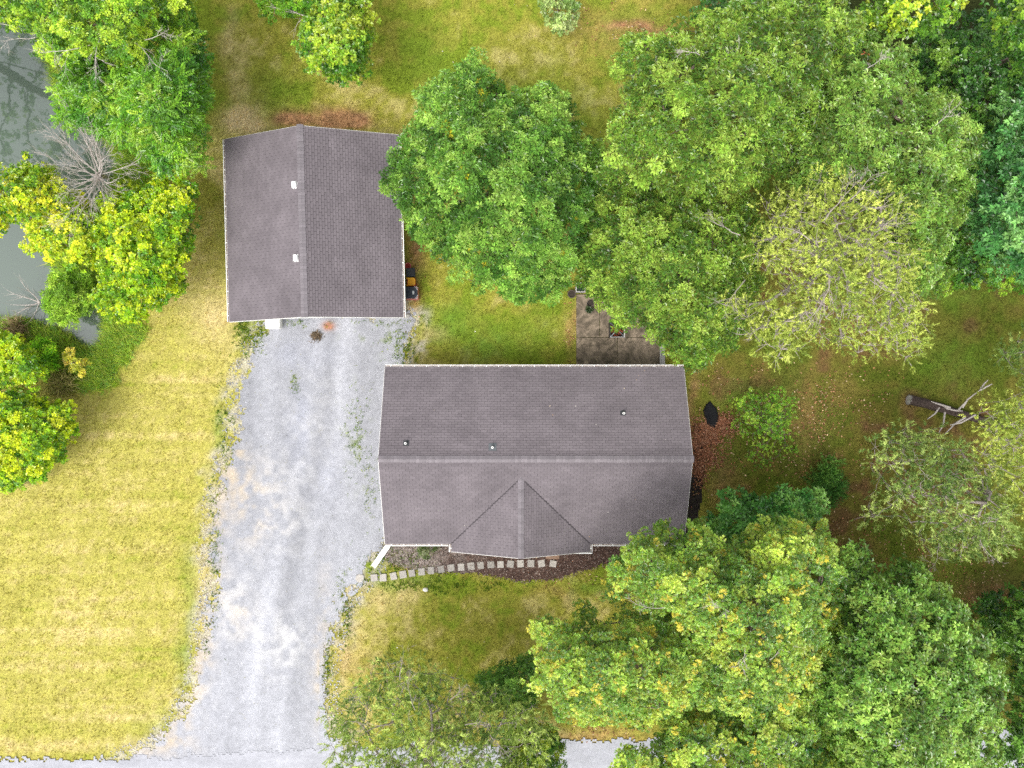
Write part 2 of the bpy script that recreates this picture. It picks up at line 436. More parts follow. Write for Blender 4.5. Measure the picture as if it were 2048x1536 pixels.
def ragged_sheet(name, poly, cell, z, ragged, colf, m, label, bounds=None, zamp=.008):
    P = np.array([W(a, b) for a, b in poly])
    x0, y0 = P.min(0) - .6; x1, y1 = P.max(0) + .6
    if bounds: x0, x1, y0, y1 = max(x0, bounds[0]), min(x1, bounds[1]), max(y0, bounds[2]), min(y1, bounds[3])
    xs = np.arange(x0, x1, cell); ys = np.arange(y0, y1, cell)
    X, Y = np.meshgrid(xs, ys)
    cx, cy = X[:-1, :-1] + cell / 2, Y[:-1, :-1] + cell / 2
    s = sdist(P, cx, cy)
    keep = s + (fbm(cx * 1.5, cy * 1.5, 41, 4) - .5) * ragged * 2.2 + (vnoise(cx * 9, cy * 9, 44) - .5) * ragged * .8 > 0
    id_ = np.arange(X.size).reshape(X.shape)
    f = np.stack([id_[:-1, :-1], id_[:-1, 1:], id_[1:, 1:], id_[1:, :-1]], -1)[keep]
    used = np.unique(f); re = np.full(X.size, -1); re[used] = np.arange(len(used))
    xv, yv = X.ravel()[used], Y.ravel()[used]
    jx = (h2((xv * 1000).round(), (yv * 1000).round(), 3) - .5) * cell * .5
    jy = (h2((xv * 1000).round(), (yv * 1000).round(), 8) - .5) * cell * .5
    zv = z + vnoise(xv * 5, yv * 5, 21) * zamp
    o = mesh_np(name, np.stack([xv + jx, yv + jy, zv], -1), re[f], m, cols=colf(xv, yv), smooth=True)
    tag(o, label, kind='structure')
    return o, P

def drive_col(x, y):
    px = 1024 + x * F / H; py = 768 - y * F / H
    n1 = fbm(x * .6, y * .35, 51); n2 = fbm(x * 2.2, y * 2.2, 52); n3 = rn(x, y, 6, 53); tr = fbm(x * .95, y * .07 + 3, 54, 3)
    base = np.array([.315, .320, .348])
    c = np.broadcast_to(base, px.shape + (3,)) * (.80 + .42 * tr[..., None]) * (.93 + .14 * n2[..., None]) * (.92 + .16 * sstep(850, 1500, py) * 1.1)[..., None]
    c = lerp(c, np.array([.30, .31, .36]), np.clip(1.1 * blob(px, py, 610, 705, 60, 30) + .7 * blob(px, py, 600, 840, 26, 90) + .5 * blob(px, py, 660, 950, 30, 60), 0, .7) * n1 * 1.4)
    wx = (n1 - .5) * 120
    lane = (px - np.interp(py, [640, 900, 1100, 1300, 1540], [660, 640, 592, 545, 520])) * H / F + (n1 - .5) * .5
    tk = np.exp(-((np.abs(lane) - .80) / .30) ** 2); md = np.exp(-(lane / .38) ** 2)
    c = c * (1 + .13 * tk - .10 * md * (.5 + n2))[..., None]
    c = lerp(c, np.array([.66, .65, .64]), np.clip(.9 * blob(px + wx, py, 470, 1220, 60, 60) + .8 * blob(px + wx, py, 560, 1290, 40, 60) + .6 * blob(px, py, 405, 1390, 26, 40)
                                                    + .6 * blob(px + wx, py, 560, 1020, 60, 90) + .35 * blob(px, py, 620, 860, 60, 120), 0, 1) * sstep(.30, .75, n2) * .6)
    c = lerp(c, np.array([.50, .41, .29]), np.clip(.9 * np.exp(-(np.clip(sdist(DRIVE, px, py), 0, 999) / 22) ** 2) * (px < 640) * (py > 900) + .7 * blob(px, py, 505, 1000, 45, 70) + .4 * blob(px, py, 530, 1050, 40, 30) + .6 * blob(px, py, 480, 960, 22, 40)
                                                    + .5 * blob(px, py, 480, 1230, 26, 40) + .55 * blob(px, py, 650, 1260, 16, 110) + .5 * blob(px, py, 360, 1480, 40, 30), 0, 1) * sstep(.30, .80, n2) * .8)
    c = lerp(c, np.array([.15, .19, .05]), np.clip(.9 * blob(px, py, 712, 860, 22, 70) + .8 * blob(px, py, 590, 765, 7, 18) + .6 * blob(px, py, 740, 670, 60, 20)
                                                    + .6 * blob(px, py, 740, 960, 20, 60) + .7 * blob(px, py, 790, 690, 24, 26), 0, 1) * sstep(.56, .74, n2) * .8)
    c = lerp(c, np.array([.34, .13, .055]), np.clip(1.6 * blob(px, py, 657, 652, 11, 8), 0, 1) * (.5 + .5 * n3))
    return c * (.84 + .32 * n3[..., None])
drv, DRV_W = ragged_sheet('gravel_driveway', DRIVE, 0.085, 0.012, 0.62, drive_col, M['gravel'], 'pale grey gravel driveway between garage and road')

def road_col(x, y):
    n2 = fbm(x * .5, y * 2.5, 61); n3 = rn(x, y, 5, 62)
    return np.array([.37, .375, .41]) * (.8 + .35 * n2[..., None]) * (.9 + .2 * n3[..., None])
ragged_sheet('road', ROADP, 0.10, 0.030, 0.30, road_col, M['road'], 'light grey country road along the bottom edge', bounds=(-34, 34, -22.5, 0), zamp=.004)

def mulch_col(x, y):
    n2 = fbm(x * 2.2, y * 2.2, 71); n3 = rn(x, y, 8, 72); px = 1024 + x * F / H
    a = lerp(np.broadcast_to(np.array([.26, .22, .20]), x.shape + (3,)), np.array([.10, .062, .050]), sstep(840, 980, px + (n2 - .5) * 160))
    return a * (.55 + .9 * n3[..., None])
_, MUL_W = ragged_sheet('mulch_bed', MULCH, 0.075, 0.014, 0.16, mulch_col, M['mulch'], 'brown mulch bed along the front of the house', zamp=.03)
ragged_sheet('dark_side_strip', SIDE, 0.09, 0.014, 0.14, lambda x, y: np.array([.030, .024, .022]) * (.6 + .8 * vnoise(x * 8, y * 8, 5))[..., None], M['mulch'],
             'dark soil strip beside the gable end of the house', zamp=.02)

# ------------------------------------------------------------------ scattered leaf templates
def leaf_quad(L, w, fold=.25, droop=.25):
    """one leaf along +x: 4 verts, 2 triangles folded along the midrib"""
    v = np.array([[0, 0, 0], [L * .48, w / 2, fold * w], [L, 0, -droop * L], [L * .48, -w / 2, fold * w]])
    return v, np.array([[0, 3, 2], [0, 2, 1]])

def rot_z(a):
    c, s = np.cos(a), np.sin(a); return np.array([[c, -s, 0], [s, c, 0], [0, 0, 1]])
def rot_y(a):
    c, s = np.cos(a), np.sin(a); return np.array([[c, 0, s], [0, 1, 0], [-s, 0, c]])

def assemble(parts):
    V, Fc, b = [], [], 0
    for v, f in parts:
        V.append(v); Fc.append(f + b); b += len(v)
    return np.concatenate(V), np.concatenate(Fc)

def t_rosette(r, n, L, w, lobed=False):
    """whorl of leaves around a twig tip, facing +z"""
    ps = []
    a0 = r.uniform(0, 6.28)
    for i in range(n):
        a = a0 + i * 2.4 + r.normal(0, .2); up = r.uniform(-.05, .85) * (1 - i / n * .5)
        l = L * r.uniform(.75, 1.15)
        if lobed:
            q = [leaf_quad(l, w * .62, .2, .15)]
            for sgn in (-1, 1):
                v, f = leaf_quad(l * .55, w * .45, .15, .1)
                q.append((v @ rot_z(sgn * .85).T + np.array([l * .38, 0, 0]), f))
            v, f = assemble(q)
        else:
            v, f = leaf_quad(l, w * r.uniform(.85, 1.15), .28, .22)
        v = v + np.array([.02, 0, 0])
        ps.append((v @ rot_y(-up).T @ rot_z(a).T, f))
    return assemble(ps)

def t_compound(r, n, L, w):
    """fan of pinnate leaves"""
    ps = []
    a0 = r.uniform(0, 6.28)
    for k in range(n):
        a = a0 + k * 6.283 / n + r.normal(0, .3); l = L * r.uniform(.8, 1.15); up = r.uniform(0, .5)
        q = []
        for i in range(6):
            t = (i + 1) / 6.0; ll = l * .30 * (1 - abs(t - .55) * .7)
            for sgn in (-1, 1):
                v, f = leaf_quad(ll, w, .2, .3)
                q.append((v @ rot_z(sgn * r.uniform(.75, 1.1)).T + np.array([l * t * .85, 0, -.28 * l * t * t]), f))
        v, f = leaf_quad(l * .28, w, .2, .3); q.append((v + np.array([l * .86, 0, -.22 * l]), f))
        v, f = assemble(q)
        ps.append((v @ rot_y(-up).T @ rot_z(a).T, f))
    return assemble(ps)

def t_tuft(r, n, L, w, axis=.22):
    """needle tuft along a short twig, twig along +x"""
    ps = []
    for i in range(n):
        t = r.uniform(0, 1); l = L * r.uniform(.7, 1.2)
        v = np.array([[0, -w / 2, 0], [0, w / 2, 0], [l, 0, 0]]); f = np.array([[0, 1, 2]])
        v = v @ rot_y(-r.uniform(-1.2, 1.2)).T @ rot_z(r.uniform(-1.3, 1.3)).T
        ps.append((v + np.array([axis * t, 0, .03 * t]), f))
    return assemble(ps)

TR = np.random.default_rng(5)
TEMPL = {
    'oak': [t_rosette(TR, 9, .178, .058) for _ in range(6)],
    'star': [t_rosette(TR, 6, .168, .105, True) for _ in range(6)],
    'broad': [t_rosette(TR, 6, .155, .112) for _ in range(6)],
    'big': [t_rosette(TR, 7, .20, .105) for _ in range(6)],
    'fine': [t_rosette(TR, 9, .12, .05) for _ in range(6)],
    'narrow': [t_rosette(TR, 8, .17, .04) for _ in range(6)],
    'compound': [t_compound(TR, 5, .50, .065) for _ in range(5)],
    'tuft': [t_tuft(TR, 22, .085, .026, .24) for _ in range(6)],
    'spray': [t_tuft(TR, 22, .13, .030, .30) for _ in range(6)],
}

def basis_from(nrm, r):
    n = nrm / np.maximum(np.linalg.norm(nrm, axis=1, keepdims=True), 1e-6)
    a = r.uniform(0, 2 * np.pi, len(n))
    t = np.stack([np.cos(a), np.sin(a), np.zeros(len(n))], 1)
    t = t - n * (t * n).sum(1, keepdims=True)
    t /= np.maximum(np.linalg.norm(t, axis=1, keepdims=True), 1e-6)
    b = np.cross(n, t)
    return np.stack([t, b, n], 2)        # columns

def basis_along(d, r):
    x = d / np.maximum(np.linalg.norm(d, axis=1, keepdims=True), 1e-6)
    u = np.tile(np.array([0, 0, 1.0]), (len(d), 1)) + r.normal(0, .4, d.shape)
    z = u - x * (u * x).sum(1, keepdims=True); z /= np.maximum(np.linalg.norm(z, axis=1, keepdims=True), 1e-6)
    y = np.cross(z, x)
    return np.stack([x, y, z], 2)

def scatter(templates, pos, B, scale, cols, r, leafjit=.16, heart=None):
    Vs, Fs, Cs, b = [], [], [], 0
    pick = r.integers(0, len(templates), len(pos))
    for k, (tv, tf) in enumerate(templates):
        s = np.where(pick == k)[0]
        if not len(s): continue
        v = np.einsum('nij,vj->nvi', B[s], tv) * scale[s][:, None, None] + pos[s][:, None, :]
        f = tf[None] + (np.arange(len(s)) * len(tv))[:, None, None] + b
        nl = (len(tv) + 3) // 4
        j = np.repeat(r.normal(1, leafjit, (len(s), nl)), 4, axis=1)[:, :len(tv)]
        c = np.repeat(cols[s][:, None, :], len(tv), 1) * np.clip(j, .5, 1.6)[:, :, None]
        if heart is not None:
            hm = np.where(np.hypot(tv[:, 0], tv[:, 1]) < .035)[0]; c[:, hm] = c[:, hm] * .68 + np.array(heart) * .32
        Vs.append(v.reshape(-1, 3)); Fs.append(f.reshape(-1, 3)); Cs.append(c.reshape(-1, 3)); b += len(s) * len(tv)
    return np.concatenate(Vs), np.concatenate(Fs), np.concatenate(Cs)

def tubes(segs, sides=5):
    """segs: list of (p0, p1, r0, r1) -> verts, quads"""
    p0 = np.array([s[0] for s in segs]); p1 = np.array([s[1] for s in segs])
    r0 = np.array([s[2] for s in segs]); r1 = np.array([s[3] for s in segs])
    d = p1 - p0; d /= np.maximum(np.linalg.norm(d, axis=1, keepdims=True), 1e-6)
    up = np.where(np.abs(d[:, 2:3]) > .9, np.array([[1.0, 0, 0]]), np.array([[0, 0, 1.0]]))
    x = np.cross(d, up); x /= np.maximum(np.linalg.norm(x, axis=1, keepdims=True), 1e-6); y = np.cross(x, d)
    a = np.arange(sides) * 2 * np.pi / sides
    ring = np.cos(a)[None, :, None] * x[:, None, :] + np.sin(a)[None, :, None] * y[:, None, :]
    e = d * np.minimum(r0, r1)[:, None] * .35
    A = (p0 - e)[:, None, :] + ring * r0[:, None, None]; Bv = (p1 + e)[:, None, :] + ring * r1[:, None, None]
    V = np.concatenate([A, Bv], 1).reshape(-1, 3)
    i = np.arange(sides); j = (i + 1) % sides
    q = np.stack([i, j, j + sides, i + sides], 1)
    Fq = (q[None] + (np.arange(len(segs)) * 2 * sides)[:, None, None]).reshape(-1, 4)
    return V, Fq

def skeleton(root_pts, root_r, targets, r, tip=.014, nsub=3, sag=.05, expo=2.4, wiggle=.08):
    """grow limbs from trunk nodes to every target; returns trunk segs, limb segs"""
    nodes = [np.array(p, float) for p in root_pts]; par = list(range(-1, len(nodes) - 1)); plen = [0.0]
    for i in range(1, len(nodes)): plen.append(plen[-1] + np.linalg.norm(nodes[i] - nodes[i - 1]) * .25)
    nroot = len(nodes); first = max(1, nroot // 3)
    top = nodes[-1]
    order = np.argsort(np.linalg.norm((targets - top) * np.array([1, 1, .6]), axis=1))
    NA = np.zeros((nroot + len(targets) * nsub, 3)); NA[:nroot] = nodes; PL = np.zeros(len(NA)); PL[:nroot] = plen
    cnt = nroot; PL[:first] = 1e3
    for t in targets[order]:
        dv = t - NA[:cnt]; dist = np.linalg.norm(dv, axis=1)
        pen = np.where(dv[:, 2] < 0, -dv[:, 2] * 1.2, 0)
        j = int(np.argmin(dist * 1.25 + PL[:cnt] * .55 + pen))
        a = NA[j]; prev = j
        for k in range(1, nsub + 1):
            f = k / nsub
            p = a + (t - a) * f
            if k < nsub: p = p + r.normal(0, wiggle * dist[j] * .35 + .01, 3) + np.array([0, 0, -sag * dist[j] * np.sin(np.pi * f)])
            NA[cnt] = p; par.append(prev); PL[cnt] = PL[prev] + np.linalg.norm(p - NA[prev]); prev = cnt; cnt += 1
    rad = np.zeros(cnt); acc = np.zeros(cnt)
    for i in range(cnt - 1, -1, -1):
        rad[i] = max(tip, acc[i] ** (1 / expo))
        if par[i] >= 0: acc[par[i]] += rad[i] ** expo
    k = root_r / max(rad[0], 1e-6)
    rad = tip + (rad - tip) * max(k, .2) if rad[0] > tip else rad
    tr = [(NA[par[i]], NA[i], max(rad[par[i]], tip) if i > 1 else root_r * 1.25, rad[i]) for i in range(1, nroot)]
    lb = {}; lid = {}
    for i in range(nroot, cnt):
        lid[i] = lid[par[i]] if par[i] >= nroot else i
        lb.setdefault(lid[i], []).append((NA[par[i]], NA[i], min(rad[par[i]], rad[i] * 1.35), rad[i]))
    return tr, list(lb.values())

def poly_points(poly, spacing, r, zmid):
    """jittered points inside a pixel polygon, spacing in metres; returns px, py, edge distance (m)"""
    s = (H - zmid) / F; sp = spacing / s
    p = np.array(poly, float); x0, y0 = p.min(0); x1, y1 = p.max(0)
    xs = np.arange(x0, x1, sp); ys = np.arange(y0, y1, sp * .87)
    X, Y = np.meshgrid(xs, ys); X[1::2] += sp / 2
    X = X + r.uniform(-.36, .36, X.shape) * sp; Y = Y + r.uniform(-.36, .36, Y.shape) * sp
    d = sdist(p, X, Y)
    k = d > 0
    return X[k], Y[k], d[k] * s

def make_tree(name, label, poly, ztop, zrim, kind, pal, seed, trunk=None, spacing=.85, rc=.62, nros=26, size=1.0, layers=2, group=None,
              bark='bark', trunk_r=None, accent=None, gap=0.0, flat=.62, cat='tree', rscale=1.0, twig=.012, zbase=.0, up=.75, stalk=0.0, dome=None, zn=.7, heart=None, jit=.24):
    """poly: crown outline in photo pixels; pal: list of rgb; accent: (rgb, prob)"""
    r = np.random.default_rng(seed)
    zmid = (ztop + zrim) / 2
    s = (H - zmid) / F
    P = np.array(poly, float)
    area = .5 * abs(np.dot(P[:, 0], np.roll(P[:, 1], 1)) - np.dot(P[:, 1], np.roll(P[:, 0], 1))) * s * s
    R = dome or math.sqrt(area / math.pi) * .85
    C, K = [], []
    inset = rc * .32
    for ly in range(layers):
        X, Y, d = poly_points(poly, spacing * (1 + .15 * ly), r, zmid)
        e = np.clip((d - inset) / R, 0, 1)
        keep = (d > inset * (.7 + .6 * r.random(len(d))))
        if gap and ly == 0: keep &= (fbm(X * s * .55 + seed, Y * s * .55, seed, 3) > gap)
        X, Y, e = X[keep], Y[keep], e[keep]
        prof = np.sqrt(np.clip(1 - (1 - e) ** 2, 0, 1))
        z = zrim + (ztop - zrim) * prof + r.normal(0, .32 * zn, len(e)) + (fbm(X * s * .45, Y * s * .45, seed + 3, 2) - .5) * 2.6 * zn - ly * (1.0 + .6 * prof)
        z = np.maximum(z, rc * .5)
        sc = (H - z) / F
        C.append(np.stack([(X - 1024) * sc, (768 - Y) * sc, z], 1)); K.append(np.full(len(z), ly))
    C = np.concatenate(C); K = np.concatenate(K)
    if trunk is None: trunk = P.mean(0)
    tx, ty = W(trunk[0], trunk[1], 0)
    cz = ztop * .80
    tp = C[:, :2].mean(0) * .65 + np.array([tx, ty]) * .35
    nt = 7
    rp = [np.array([tx + (tp[0] - tx) * (i / nt) ** 1.3 + r.normal(0, .06), ty + (tp[1] - ty) * (i / nt) ** 1.3 + r.normal(0, .06), zbase - .1 + (cz - zbase) * i / nt]) for i in range(nt + 1)]
    trunk_r = trunk_r or max(.05, .030 * ztop * math.sqrt(max(area, 4) / 50))
    tr, lb = skeleton(rp, trunk_r, C, r, tip=twig)
    root = empty(name, (tx, ty, zbase))
    off = np.array([tx, ty, zbase])
    V, Fq = tubes(tr, 9); mesh_np('trunk', V - off, Fq, M[bark], root, smooth=True)
    for sg in lb:
        V, Fq = tubes(sg, 5); mesh_np('limb', V - off, Fq, M[bark], root, smooth=True)
    # leaves
    pos, nrm, col, out = [], [], [], []
    pal = np.array(pal)
    for i, c in enumerate(C):
        n = max(4, int(nros * r.uniform(.7, 1.25) * (1 if K[i] == 0 else .6)))
        u = r.normal(0, 1, (n, 3)); u /= np.linalg.norm(u, axis=1, keepdims=True)
        u[:, 2] = np.where(u[:, 2] < -.25, -u[:, 2], u[:, 2])
        rr = rc * r.uniform(.75, 1.25) * (r.random(n) ** .35)[:, None]
        q = c + u * rr * np.array([1, 1, flat])
        pos.append(q); out.append(u)
        nm = u * (1 - up) + np.array([0, 0, up]) + r.normal(0, .22, (n, 3)); nrm.append(nm)
        t = np.clip(r.normal(.5 + .28 * r.normal(), .22, n), 0, .999) * (len(pal) - 1)
        k = t.astype(int); fr = (t - k)[:, None]
        cc = pal[k] * (1 - fr) + pal[np.minimum(k + 1, len(pal) - 1)] * fr
        cc = cc * r.uniform(.85, 1.15) * r.normal(1, .08, n)[:, None]
        if accent is not None:
            for (ac, pr) in accent:
                h = r.random(n) < pr * (3.0 if r.random() < .22 else .45)
                cc[h] = np.array(ac) * r.uniform(.8, 1.2, h.sum())[:, None]
        col.append(cc)
    pos = np.concatenate(pos); nrm = np.concatenate(nrm); col = np.clip(np.concatenate(col), .004, .9); out = np.concatenate(out)
    tuft = kind in ('tuft', 'spray')
    if tuft:
        dd = out * np.array([1, 1, .5]) + np.array([0, 0, .35]); B = basis_along(dd, r)
    else:
        B = basis_from(nrm, r)
    sc = size * r.uniform(.75, 1.2, len(pos))
    V, Ft, Cc = scatter(TEMPL[kind], pos, B, sc, col, r, jit, heart)
    cr = mesh_np('crown', V - off, Ft, M['needle' if tuft else 'leaf'], root, cols=Cc)
    if stalk:
        ci = np.repeat(np.arange(len(C)), [len(x) for x in np.split(np.arange(len(pos)), np.cumsum([0])[1:])]) if False else None
        # short twigs from clump heart to leaf tufts
        d = ((pos[:, None, :] - C[None, :, :]) ** 2).sum(2).argmin(1) if len(pos) * len(C) < 4e6 else None
        if d is not None:
            pickn = r.random(len(pos)) < stalk
            seg = [(C[d[i]], pos[i] + np.array([0, 0, .02]), twig, twig * .55) for i in np.where(pickn)[0]]
            if seg:
                V, Fq = tubes(seg, 3); mesh_np('twigs', V - off, Fq, M[bark], root)['kind'] = 'stuff'
    tag(root, label, cat, group)
    return root, C

def dead_branch_segs(base, d0, L, r0, r, depth=3, spread=.6, n=4, lift=.0):
    """bare branching limb"""
    segs = []
    def grow(p, d, L, rad, lev):
        k = 4; q = p
        for i in range(k):
            dn = d + r.normal(0, .16, 3) + np.array([0, 0, lift]); dn /= np.linalg.norm(dn)
            e = q + dn * L / k; ra = rad * (1 - .7 * i / k); rb = rad * (1 - .7 * (i + 1) / k)
            segs.append((q, e, ra, rb)); q = e; d = dn
            if lev > 0 and i >= 0:
                for _ in range(n if i else max(1, n - 2)):
                    if r.random() < .62:
                        sd = d + r.normal(0, spread, 3); sd /= np.linalg.norm(sd)
                        grow(q, sd, L * r.uniform(.3, .55), max(rb * .6, .006), lev - 1)
    d0 = np.array(d0, float); grow(np.array(base, float), d0 / np.linalg.norm(d0), L, r0, depth)
    return segs


# ------------------------------------------------------------------ shingled roofs
def shingle_unit(w, e, t, rngv, gap=.005):
    """one tab, lower edge at v=0, origin at its lower left corner"""
    g = gap; ch = .013  # chamfer turns the dark cut edge upward, standing in for course shadow lines
    v = [(g, 0, .002), (w - g, 0, .002), (w - g, e * 1.22, .0), (g, e * 1.22, .0),
         (g, ch, t), (w - g, ch, t), (w - g, e * 1.22, .004), (g, e * 1.22, .004)]
    f = [(4, 5, 6, 7), (0, 1, 5, 4), (1, 2, 6, 5), (3, 0, 4, 7)]
    m = [0, 1, 1, 1]
    return np.array(v), np.array(f), np.array(m)

SH_T, SH_W, SH_E = .020, .305, .127

def shingle_slope(roof, O, u, v, vlen, interval, seed, n_single=0, single_from_top=True, unit_mesh=None, gap=.0045):
    """lay courses of tabs on a slope: O eave corner, u along the eave, v up the slope"""
    r = np.random.default_rng(seed)
    O, u, v = Vector(O), Vector(u).normalized(), Vector(v).normalized(); n = u.cross(v).normalized()
    tabs = []
    nc = int(round(vlen / SH_E)); e = vlen / nc
    for i in range(nc):
        lo, hi = interval((i + .5) * e)
        if hi - lo < .05: continue
        off = (0 if i % 2 else SH_W / 2) + r.normal(0, .006)
        x = math.floor((lo - off) / SH_W) * SH_W + off
        while x < hi:
            a, b = max(x, lo), min(x + SH_W, hi)
            if b - a > .04: tabs.append((i, a, b - a, i * e))
            x += SH_W
    single = set()
    if n_single:
        order = sorted([k for k in range(len(tabs)) if abs(tabs[k][2] - SH_W) < 1e-4], key=lambda k: -tabs[k][3])
        single = set(order[:n_single])
    V, Fc, Mi, b = [], [], [], 0
    for k, (i, a, w, v0) in enumerate(tabs):
        lift = .004 + abs(r.normal(0, .0025)); tw = r.normal(0, .004)
        if k in single:
            o = bpy.data.objects.new('shingle', unit_mesh); COL.objects.link(o); o.parent = roof
            p = O + u * a + v * v0 + n * lift
            mtx = Matrix((u, v, n)).transposed().to_4x4(); mtx.translation = p
            o.matrix_local = mtx @ Matrix.Rotation(tw, 4, 'Y')
            continue
        tv, tf, tm = shingle_unit(w, e, SH_T, r, gap)
        P = np.array(O)[None] + (tv[:, :1] + a) * np.array(u)[None] + (tv[:, 1:2] + v0) * np.array(v)[None] + (tv[:, 2:] + lift + tw * (tv[:, :1] - w / 2)) * np.array(n)[None]
        V.append(P); Fc.append(tf + b); Mi.append(tm); b += len(tv)
    return np.concatenate(V), np.concatenate(Fc), np.concatenate(Mi)

def unit_shingle_mesh(gap):
    tv, tf, tm = shingle_unit(SH_W, SH_E, SH_T, None, gap)
    me = bpy.data.meshes.new('shingle'); me.from_pydata([tuple(x) for x in tv], [], [tuple(x) for x in tf])
    me.materials.append(M['shingle']); me.materials.append(M['shingle_edge']); me.polygons.foreach_set('material_index', tm.tolist()); me.update()
    return me
UNIT = unit_shingle_mesh(.0045); UNIT_G = unit_shingle_mesh(.0075)

def ridge_caps(roof, A, B, slope, half, seed, name='ridge_cap'):
    """overlapping bent caps from A to B"""
    r = np.random.default_rng(seed)
    A, B = Vector(A), Vector(B); d = (B - A); L = d.length; d.normalize()
    side = d.cross(Vector((0, 0, 1))).normalized()
    n = int(L / .145); st = L / n
    c, s = half * math.cos(slope), half * math.sin(slope)
    mb = MB(); l = st * 1.3
    for x, z in ((0, .034), (l, .012)):
        mb.v += [(x, -c, -s + z), (x, 0, z), (x, c, -s + z)]
    mb.v += [(0, -c, -s + .008), (0, 0, .004), (0, c, -s + .008)]
    mb.f = [(0, 1, 4, 3), (1, 2, 5, 4), (6, 7, 1, 0), (7, 8, 2, 1)]; mb.m = [0, 0, 1, 1]
    first = None
    for i in range(n):
        if first is None:
            o = mb.build(name, [M['cap'], M['shingle_edge']], roof); first = o.data
        else:
            o = bpy.data.objects.new(name, first); COL.objects.link(o); o.parent = roof
        m4 = Matrix((d, -side, Vector((0, 0, 1)))).transposed().to_4x4()
        m4.translation = A + d * (i * st) + Vector((r.normal(0, .006), r.normal(0, .006), .016 + abs(r.normal(0, .004))))
        o.matrix_local = m4

def gutter(parent, A, B, out, hangers=True, w=.085, h=.09):
    """open trough along an eave from A to B (top of the back edge), out = outward direction"""
    A, B, out = Vector(A), Vector(B), Vector(out).normalized(); d = (B - A).normalized(); Z = Vector((0, 0, 1))
    mb = MB(); t = .016
    def seg(o0, o1, z0, z1):
        p = []
        for q in (A, B):
            for oo, zz in ((o0, z0), (o1, z0), (o1, z1), (o0, z1)): p.append(q + out * oo + Z * zz)
        b = len(mb.v); mb.v += [tuple(x) for x in p]
        for q in ((0, 1, 2, 3), (7, 6, 5, 4), (1, 0, 4, 5), (2, 1, 5, 6), (3, 2, 6, 7), (0, 3, 7, 4)):
            mb.f.append(tuple(b + i for i in q)); mb.m.append(0)
    seg(0, t, -h, 0.0); seg(t, w - .022, -h, -h + t); seg(w - .022, w + .010, -h, .004)
    g = mb.build('gutter', M['white'], parent)
    db_ = MB(); oo0, oo1 = .018, w - .024; p = []
    for q in (A, B):
        for oo, zz in ((oo0, -h + .02), (oo1, -h + .02), (oo1, -.03), (oo0, -.03)): p.append(q + out * oo + Z * zz)
    db_.v = [tuple(x) for x in p]
    for q in ((0, 1, 2, 3), (7, 6, 5, 4), (1, 0, 4, 5), (2, 1, 5, 6), (3, 2, 6, 7), (0, 3, 7, 4)): db_.f.append(q); db_.m.append(0)
    db_.build('debris', M['debris'], g)
    if hangers:
        L = (B - A).length; n = max(1, int(L / .56)); first = None
        for i in range(n):
            p = A + d * ((i + .5) * L / n)
            if first is None:
                hb = MB(); hb.bar(out * -.03, out * (w - .026), .034, .014); o = hb.build('hanger', M['white'], g); first = o.data
            else:
                o = bpy.data.objects.new('hanger', first); COL.objects.link(o); o.parent = g
            o.location = p + Z * .006
    return g

def window(parent, c, w, h, nrm, name='window'):
    """white framed sash window set on a wall face; nrm is +-1 along y or x"""
    ax, sg = nrm
    fb, pb = MB(), MB()
    def bx(mb, du, dz, su, sz, th, dep):
        if ax == 'y': mb.box((c[0] + du, c[1] + sg * dep, c[2] + dz), (su, th, sz))
        else: mb.box((c[0] + sg * dep, c[1] + du, c[2] + dz), (th, su, sz))
    for q in ((0, h / 2, w + .1, .08), (0, -h / 2, w + .1, .08), (-w / 2, 0, .08, h - .08), (w / 2, 0, .08, h - .08), (0, 0, w - .08, .05)):
        bx(fb, *q, .06, .02)
    o = fb.build(name, M['white'], parent)
    bx(pb, 0, 0, w - .02, h - .02, .02, .008)
    pb.build('pane', M['glass'], o)
    return o

# ------------------------------------------------------------------ the house
EZ, RZ = 2.70, 4.40
HX0, HX1, HY0, HY1 = -6.14, 8.30, -7.70, 0.80
RY = (HY0 + HY1) / 2
house = tag(empty('house', (0, 0, 0)), 'long single storey house with grey shingle roof and front cross gable', 'house')
sl = math.atan2(RZ - EZ, (HY1 - HY0) / 2); vl = math.hypot(RZ - EZ, (HY1 - HY0) / 2)
GXc, GH = 0.42, 3.34              # cross gable centre line and half width
GY0 = -8.10
GRZ = EZ + math.tan(sl) * GH; GAY = RY - (RZ - GRZ) / math.tan(sl)   # gable ridge height, apex y
dk = MB()
dk.slab([(HX0, HY0, EZ), (HX1, HY0, EZ), (HX1, RY, RZ), (HX0, RY, RZ)], .10)
dk.slab([(HX1, HY1, EZ), (HX0, HY1, EZ), (HX0, RY, RZ - .003), (HX1, RY, RZ - .003)], .10)
dk.slab([(GXc - GH, HY0, EZ + .012), (GXc - GH, GY0, EZ + .012), (GXc, GY0, GRZ + .012), (GXc, GAY, GRZ + .012)], .10)
dk.slab([(GXc + GH, GY0, EZ + .009), (GXc + GH, HY0, EZ + .009), (GXc, GAY, GRZ + .009), (GXc, GY0, GRZ + .009)], .10)
roof = dk.build('roof', M['deck'], house)
def main_s(vv):
    y = HY0 + vv * math.cos(sl)
    return (0, HX1 - HX0)
parts = []
